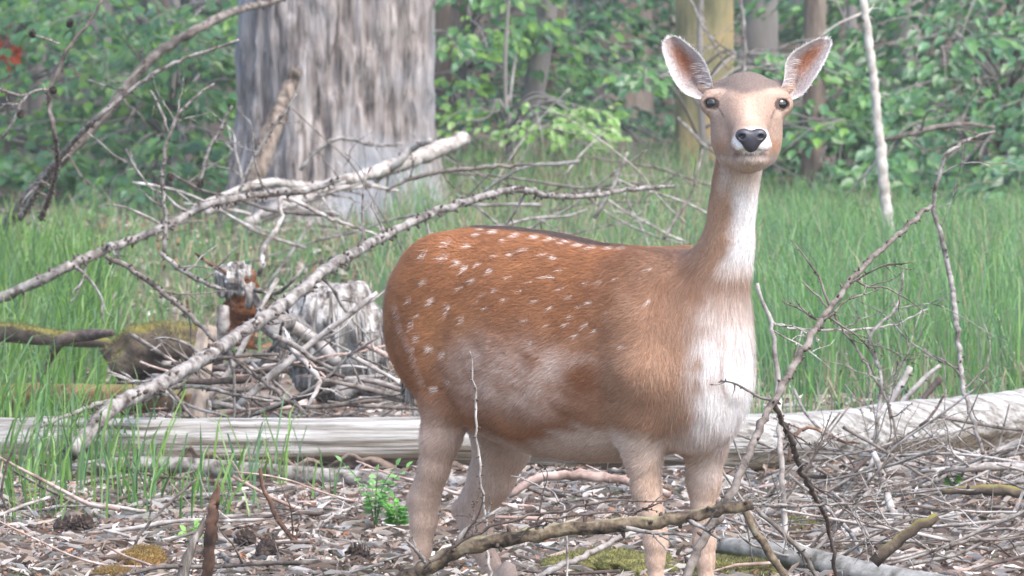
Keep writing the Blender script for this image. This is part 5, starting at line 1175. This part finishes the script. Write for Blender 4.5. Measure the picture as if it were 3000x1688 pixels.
B("bare_branch", "branchy dead stem fanning out over the grass behind the leaning stick", "branch", [(2545, 1420, 17.3), (2558, 1320, 17.4), (2578, 1180, 17.5), (2580, 1110, 17.5), (2565, 1050, 17.6), (2545, 1000, 17.6), (2580, 950, 17.6), (2630, 890, 17.7), (2645, 800, 17.7)], GREY, [12, 13, 12, 11, 9, 5], twigs=14, tl=(.12, .36), spur=20, seed=38, tspur=3, tsub=3)
B("bare_branch", "white thin stem standing just behind the doe's chest", "branch", [(2218, 830, 15.6), (2232, 870, 15.6), (2252, 930, 15.6), (2268, 1000, 15.6), (2276, 1080, 15.6), (2280, 1150, 15.6), (2285, 1260, 15.55), (2290, 1400, 15.5), (2300, 1560, 15.5), (2305, 1690, 15.4)], PALE, [10, 14, 17, 18, 17, 15, 14], twigs=2, tl=(.1, .2), spur=8, seed=39)
B("bare_branch", "long thin twig running level through the tall grass", "twig", [(2275, 950, 18.2), (2330, 962, 18.2), (2440, 968, 18.2), (2560, 962, 18.3), (2640, 945, 18.3), (2720, 905, 18.3)], PALE, [5, 7, 7, 6, 4], twigs=2, tl=(.1, .25), spur=8, seed=40)
B("bare_branch", "thin brown twig slanting left above the bleached trunk's right half", "twig", [(2350, 825, 17.6), (2410, 885, 17.6), (2460, 950, 17.6), (2520, 1040, 17.6), (2560, 1110, 17.5), (2600, 1180, 17.5), (2640, 1330, 17.4)], BRWN, [5, 7, 8, 7, 6], twigs=5, tl=(.1, .25), spur=14, seed=41)
B("birch_stick", "white barked stick standing in the tangle right of the doe", "stick", [(2558, 1325, 16.6), (2580, 1390, 16.6), (2600, 1450, 16.55), (2625, 1530, 16.5), (2645, 1590, 16.4), (2665, 1660, 16.3)], PALE, [16, 22, 25, 27, 27], spur=6, seed=42)
B("birch_stick", "second white stick bending right below the white barked stick", "stick", [(2310, 1390, 16), (2370, 1440, 16), (2430, 1500, 15.9), (2490, 1560, 15.8), (2530, 1630, 15.6), (2560, 1700, 15.5)], GREY, [9, 11, 12, 12, 11], spur=6, seed=43, twigs=3, tl=(.08, .2))
B("forked_stick", "pale brown stick slanting down from the lichened branch's right end", "stick", [(2180, 1490, 13.5), (2210, 1550, 13.5), (2250, 1620, 13.5), (2300, 1690, 13.5), (2400, 1900, 13.5)], LICH, [20, 24, 24, 22], spur=6, seed=44)
B("forked_stick", "dark thin stick slanting right beneath the lichened branch's end", "stick", [(2215, 1490, 13.6), (2270, 1540, 13.6), (2330, 1600, 13.6), (2380, 1660, 13.6), (2410, 1720, 13.6)], BRWN, [12, 15, 15, 12], spur=8, seed=45, twigs=2, tl=(.06, .14))
B("grey_stick", "thin grey stick reaching right from the lichened branch", "stick", [(2200, 1478, 13.5), (2300, 1482, 13.6), (2400, 1478, 13.7), (2520, 1472, 13.8), (2580, 1468, 13.9)], GREY, [10, 9, 7, 5], spur=14, seed=46, twigs=5, tl=(.06, .16))
B("mossy_stick", "olive brown stick end poking up right of the white barked stick", "stick", [(2560, 1650, 14.6), (2620, 1595, 14.6), (2680, 1550, 14.6), (2745, 1510, 14.6)], MOSSY, [40, 36, 32, 26], spur=2, seed=47)
B("side_branch", "grey branch sloping down from the right end of the bleached trunk", "branch", [(3100, 1235, 17.6), (3000, 1290, 17.6), (2940, 1320, 17.6), (2850, 1365, 17.5), (2760, 1400, 17.4), (2700, 1425, 17.3)], GREY, [30, 28, 24, 18, 12], spur=20, seed=48, twigs=4, tl=(.1, .25))
B("side_branch", "pale level branch beneath the sloping branch at far right", "branch", [(3100, 1375, 17.0), (2980, 1368, 17.0), (2880, 1370, 17), (2800, 1375, 17), (2700, 1380, 17)], PALE, [26, 26, 24, 20, 12], spur=10, seed=49, twigs=4, tl=(.08, .2))
B("side_branch", "dark level branch half buried in litter at far right", "branch", [(3100, 1455, 16.6), (2960, 1440, 16.6), (2850, 1435, 16.6), (2760, 1440, 16.6)], MOSSY, [40, 36, 30, 16], spur=4, seed=50)
B("bleached_stick", "slanted bleached stub rising behind the bleached trunk", "stick", [(2560, 1250, 18.75), (2620, 1160, 18.75), (2668, 1075, 18.75)], PALE, [26, 24, 18], spur=2, seed=51)
B("bleached_stick", "longer bleached stub slanting right behind the bleached trunk", "stick", [(2600, 1240, 18.85), (2680, 1140, 18.85), (2755, 1070, 18.85)], PALE, [20, 18, 12], spur=2, seed=52)
B("bleached_stick", "dark brown stub with a frayed tip above the bleached trunk", "stick", [(2690, 1200, 18.8), (2720, 1150, 18.8), (2758, 1108, 18.8)], DARKB, [16, 18, 20], spur=6, seed=53)
B("dark_twig", "dark barbed twig lying over the bleached trunk's right half", "twig", [(2440, 1440, 17.4), (2560, 1330, 17.6), (2660, 1275, 17.75), (2710, 1240, 17.75), (2750, 1190, 17.8), (2765, 1160, 17.8)], DARKB, [10, 13, 13, 10, 7], spur=30, seed=54, twigs=5, tl=(.06, .18))
B("dark_twig", "rusty hooked twig arching in front of the bleached trunk", "twig", [(2310, 1350, 17.3), (2320, 1290, 17.4), (2350, 1258, 17.5), (2390, 1255, 17.5), (2450, 1285, 17.5), (2520, 1300, 17.5)], REDW, [10, 12, 12, 9, 6], spur=16, seed=55, twigs=2, tl=(.06, .12))
B("pale_stick", "smooth pale stick lying under the doe by the forelegs", "stick", [(1440, 1790, 14.6), (1580, 1690, 14.75), (1700, 1635, 14.85), (1800, 1585, 14.95), (1860, 1560, 15.0)], PALE, [16, 19, 18, 14], spur=5, seed=56)
B("pink_branch", "peeled pinkish branch arched over the litter behind the doe's belly", "branch", [(1490, 1450, 16.9), (1540, 1420, 16.9), (1590, 1398, 16.9), (1680, 1392, 16.9), (1770, 1400, 16.9), (1850, 1412, 16.9), (1960, 1450, 16.8)], PINK, [22, 27, 29, 28, 26, 20], spur=6, seed=57, sides=12)
B("broken_stake", "pointed red brown broken stake standing in front of the litter", "stake", [(598, 1760, 14.9), (606, 1680, 14.9), (615, 1600, 14.9), (622, 1530, 14.9), (630, 1470, 14.9), (636, 1440, 14.9), (640, 1408, 14.9)], REDW, [32, 32, 34, 36, 36, 30, 3], spur=3, seed=58, sides=12, res=.008)
B("broken_stake", "grey split stake leaning against the pointed red brown stake", "stake", [(500, 1760, 14.85), (535, 1680, 14.85), (565, 1600, 14.85), (590, 1540, 14.86), (602, 1510, 14.86)], noise_mat("grey_split_stake", [(.3, (.03, .024, .02)), (.48, (.14, .12, .10)), (.6, (.36, .33, .30)), (.8, (.5, .47, .44))], scale=9, stretch=(4, 4, .6), bump=.6), [36, 34, 30, 24, 6], spur=1, seed=59, sides=8)
B("bent_stick", "bent red brown stick rising behind two cones", "stick", [(905, 1645, 15.9), (870, 1590, 15.9), (830, 1540, 15.9), (795, 1480, 15.9), (768, 1410, 15.9), (762, 1370, 15.9)], REDW, [14, 15, 14, 14, 12, 10], spur=8, seed=60, twigs=3, tl=(.05, .14))
B("thin_dark_twig", "thin dark twig slanting up in the litter before the grass", "twig", [(385, 1610, 16), (415, 1560, 16), (460, 1510, 16), (500, 1470, 16), (550, 1430, 16), (575, 1405, 16)], BRWN, [6, 9, 9, 8, 6], spur=14, seed=61, twigs=3, tl=(.05, .14))
B("thin_dark_twig", "thin dark twig curving up from the litter at far left", "twig", [(25, 1510, 16.5), (10, 1460, 16.5), (8, 1420, 16.5), (20, 1360, 16.5), (45, 1305, 16.5)], DARKB, [7, 8, 7, 5], spur=12, seed=62)
B("pale_stick", "short bleached stick lying beside the two cones", "stick", [(640, 1578, 16.1), (730, 1590, 16.1), (840, 1590, 16.1), (908, 1583, 16.1)], PALE, [16, 18, 18, 15], spur=4, seed=63)
B("pale_stick", "grey stick sloping into the litter right of the broken stakes", "stick", [(650, 1625, 15.6), (690, 1655, 15.5), (740, 1690, 15.4), (790, 1720, 15.3)], GREY, [18, 22, 22, 18], spur=4, seed=64)
B("pale_stick", "long bleached twig lying in the litter left of the broken stakes", "stick", [(120, 1610, 15.9), (230, 1645, 15.8), (310, 1668, 15.7), (400, 1700, 15.6)], PALE, [10, 14, 14, 12], spur=14, seed=65, twigs=3, tl=(.06, .15))
B("pale_stick", "bleached branching twig pointing right between the cones and the doe", "stick", [(905, 1575, 15.9), (935, 1540, 16), (970, 1515, 16.1), (1010, 1495, 16.2), (1060, 1480, 16.3)], PALE, [7, 10, 10, 8], spur=8, seed=66, twigs=3, tl=(.06, .12))
# dead sapling right
big = B("dead_sapling", "tall pale dead sapling standing in the tall grass right of the doe", "tree", [(2515, -200, 26), (2528, 0, 26), (2540, 80, 26), (2553, 180, 26), (2565, 280, 26), (2575, 400, 26), (2585, 500, 26), (2595, 600, 26), (2605, 700, 26), (2618, 830, 26), (2622, 880, 26)], noise_mat("birch_like_bark", [(.3, (.20, .175, .15)), (.5, (.42, .385, .35)), (.7, (.56, .53, .50))], scale=16, bump=.4), [20, 22, 24, 26, 28, 32, 34, 36, 40], spur=10, seed=70, twigs=5, tl=(.2, .4))
B("dead_bough", "forked grey dead bough reaching right from behind the pale sapling", "branch", [(2590, 410, 26.5), (2660, 395, 26.5), (2740, 375, 26.5), (2830, 362, 26.5), (2890, 372, 26.5), (2915, 372, 26.5)], BRWN, [14, 16, 18, 14, 8], spur=8, seed=71, twigs=5, tl=(.15, .4))
B("bare_twig", "bare pale stem rising before the yellow stained trunk", "twig", [(2178, 260, 30), (2180, 200, 30), (2182, 130, 30), (2176, 60, 30), (2168, -20, 30), (2160, -120, 30)], GREY, [10, 14, 14, 12, 10], spur=6, seed=72, twigs=5, tl=(.2, .45))
B("bare_twig", "thin bare twig crossing the yellow stained trunk beneath the ear", "twig", [(1985, 345, 31), (2030, 390, 31), (2070, 430, 31), (2120, 470, 31)], GREY, [7, 9, 8, 6], spur=6, seed=73)
B("bare_twig", "thin bare twig slanting over the yellow stained trunk's top", "twig", [(2022, 0, 31), (2050, 60, 31), (2085, 120, 31), (2130, 200, 31)], GREY, [8, 8, 7, 5], spur=6, seed=74, twigs=2, tl=(.15, .3))
# pale dry brush behind the doe's back
rng = np.random.default_rng(95)
for k in range(46):
    px_, py_ = (rng.uniform(1300, 2040), rng.uniform(430, 700)) if k < 30 else (rng.uniform(560, 1300), rng.uniform(540, 760)); d = rng.uniform(23, 31); m = [GREY, PALE, BRWN][k % 3]
    wh = "behind the doe's back" if k < 30 else "at the larch's foot"
    stick(at(px_, py_, d), rng.normal(0, .5)+(math.pi if k % 2 else 0), rng.uniform(-.2, 1.1), rng.uniform(.25, .8), rng.uniform(.003, .008), m, "%s dry stick in the pale brush %s" % (MN[m], wh), "%s sticks %s" % (MN[m], wh), 900+k, "dry_stick")

# moss cushions, ferns
def fuzz(o, V, Q, n, seed, pal, h=(.004, .012), upmin=.1):
    # little moss shoots standing off the surface
    rng = np.random.default_rng(seed); n = min(n, 9000)
    T, w_ = sample(V, Q, n, rng); P = (V[T]*w_).sum(1); Nn = np.cross(V[T[:, 1]]-V[T[:, 0]], V[T[:, 2]]-V[T[:, 0]]); Nn /= np.maximum(np.linalg.norm(Nn, axis=1, keepdims=True), 1e-9)
    c = V.mean(0); fl = ((P-c)*Nn).sum(1) < 0; Nn[fl] *= -1
    k = Nn[:, 2] > upmin; P, Nn = P[k], Nn[k]; n = len(P)
    D = Nn+rng.normal(0, .55, (n, 3)); D /= np.linalg.norm(D, axis=1, keepdims=True); W = np.cross(D, rng.normal(0, 1, (n, 3))); W /= np.linalg.norm(W, axis=1, keepdims=True)
    L = rng.uniform(*h, n)[:, None]; a = P-Nn*.001
    Vv = np.stack([a-W*.0012, a+W*.0012, a+D*L], 1).reshape(-1, 3); pal = np.asarray(pal, float); C = pal[rng.integers(0, len(pal), n)]*rng.normal(1, .2, (n, 1)).clip(.5, 1.5)
    q = mk("moss_shoot", Vv, [np.arange(n*3).reshape(-1, 3)], GRASSM, o, False, np.repeat(C, 3, 0)); tag(q, kind="stuff")
MP = [(.17, .18, .05), (.24, .22, .08), (.12, .12, .04), (.30, .26, .13)]; OP = [(.28, .19, .06), (.34, .28, .10), (.20, .12, .05), (.36, .22, .10)]
def cushion(px, py, rx, ry, rz, seed, label, mat=MOSS, pal=MP):
    c = gz(px, py); V, Q, T = mound(0, 0, 1, rx, ry, rz, seed, .45, 9, 36); V = V-at(0, 0, 1)+np.array([c[0], c[1], ghs(c[0], c[1])+rz*.15])
    o = mk("moss_cushion", V, [Q, T], mat); tag(o, label, "moss"); fuzz(o, V, Q, int(26000*rx*ry/.02), seed, pal); return o
OCHRE = noise_mat("ochre_moss", [(.28, (.06, .045, .012)), (.46, (.20, .13, .035)), (.6, (.30, .17, .06)), (.78, (.33, .28, .07))], scale=22, bump=1, bump_scale=110, dist=.012, rough=1.0)
cushion(410, 1655, .055, .10, .035, 1, "ochre moss cushion on the litter left of the broken stakes", OCHRE, OP)
cushion(330, 1690, .05, .08, .02, 5, "flat ochre moss patch beside the ochre cushion", OCHRE, OP)
cushion(1800, 1680, .15, .16, .040, 2, "yellow green moss cushion between the doe's legs")
cushion(2160, 1690, .11, .14, .035, 3, "yellow green moss cushion right of the doe's forefeet")
cushion(2330, 1560, .05, .12, .02, 4, "small moss cushion in the tangle right of the doe")
FERN = attr_mat("fern_leaf", rough=.5, spec=.3, translucent=.35)
def fern(px, py, n, hgt, seed, label, pal, spread=.5):
    rng = np.random.default_rng(seed); c = gz(px, py); c = np.array([c[0], c[1], ghs(c[0], c[1])])
    o = empty("young_plant", c); tag(o, label, "plant")
    for k in range(n):
        a = rng.uniform(0, 6.28); h = hgt*rng.uniform(.6, 1.1); d = np.array([math.cos(a)*spread, math.sin(a)*spread*.6, 0])*h
        P = catmull(np.array([c, c+d*.3+np.array([0, 0, h*.6]), c+d+np.array([0, 0, h])]), 10); g = G(); V, Q, T = tube(P, np.linspace(.0018, .0008, 10), 5); g.add(V, Q, T, (.10, .2, .06)); g.build("stalk", FERN, o)
        m = 12; u = np.linspace(.35, 1, m); idx = (u*9).astype(int); sd_ = np.where(np.arange(m) % 2 == 0, 1, -1)
        W = np.cross(d/np.linalg.norm(d), [0, 0, 1.]); D = W[None]*sd_[:, None]+d/np.linalg.norm(d)*.5+np.array([0, 0, .1]); D[-1] = P[-1]-P[-2]
        for q in range(m):
            V, Q, T, C = leaf_cloud(P[idx[q]][None], D[q][None], np.array([[0, -.5, 1.]])+rng.normal(0, .2, (1, 3)), np.array([.035*(1.25-.6*u[q])]), rng, pal); g = G(); g.add(V, Q, T); g.C.append(C); g.build("leaflet", FERN, o, False)
for nm, cnt in (('mossy_log', 6000), ('mossy_branch', 3500)):
    mo = bpy.data.objects[nm]; Vm = np.empty(len(mo.data.vertices)*3, np.float32); mo.data.vertices.foreach_get('co', Vm); Vm = Vm.reshape(-1, 3).astype(float)+ORG[nm]
    Qm = np.array([p.vertices[:] for p in mo.data.polygons if len(p.vertices) == 4]); fuzz(mo, Vm, Qm, cnt, 7, MP+[(.16, .11, .06)], (.006, .018), .25)
fern(1100, 1560, 5, .15, 1, "light green young plant left of the doe's hind leg", [(.20, .40, .12), (.24, .44, .16)])
fern(1165, 1575, 4, .09, 2, "small fresh green plant touching the doe's hind leg", [(.10, .28, .04), (.13, .33, .06)])
fern(555, 1590, 3, .04, 3, "tiny pale green seedling in the litter before the broken stakes", [(.26, .46, .12)])
fern(2790, 1450, 3, .06, 4, "low green sprig under the level branch at far right", [(.14, .30, .07)])

# ------------------------------------------------------------------ thin haze box added for a milky lens-veil look
hm_, t_, b_ = new_mat("veil_haze_volume"); t_.nodes.remove(b_)
pv = t_.nodes.new("ShaderNodeVolumePrincipled"); pv.inputs['Density'].default_value = .0011; pv.inputs['Color'].default_value = (.93, .97, 1.0, 1); pv.inputs['Anisotropy'].default_value = .1
t_.links.new(pv.outputs[0], t_.nodes["Material Output"].inputs['Volume'])
X0, X1, Y0, Y1, Z0, Z1 = -150, 150, -60, 260, -1.2, 26
V = np.array([[x, y, z] for x in (X0, X1) for y in (Y0, Y1) for z in (Z0, Z1)], float)
hz_ = mk("veil_haze", V, [np.array([(0, 1, 3, 2), (4, 6, 7, 5), (0, 4, 5, 1), (2, 3, 7, 6), (0, 2, 6, 4), (1, 5, 7, 3)])], hm_, smoothed=False); tag(hz_, kind="stuff")
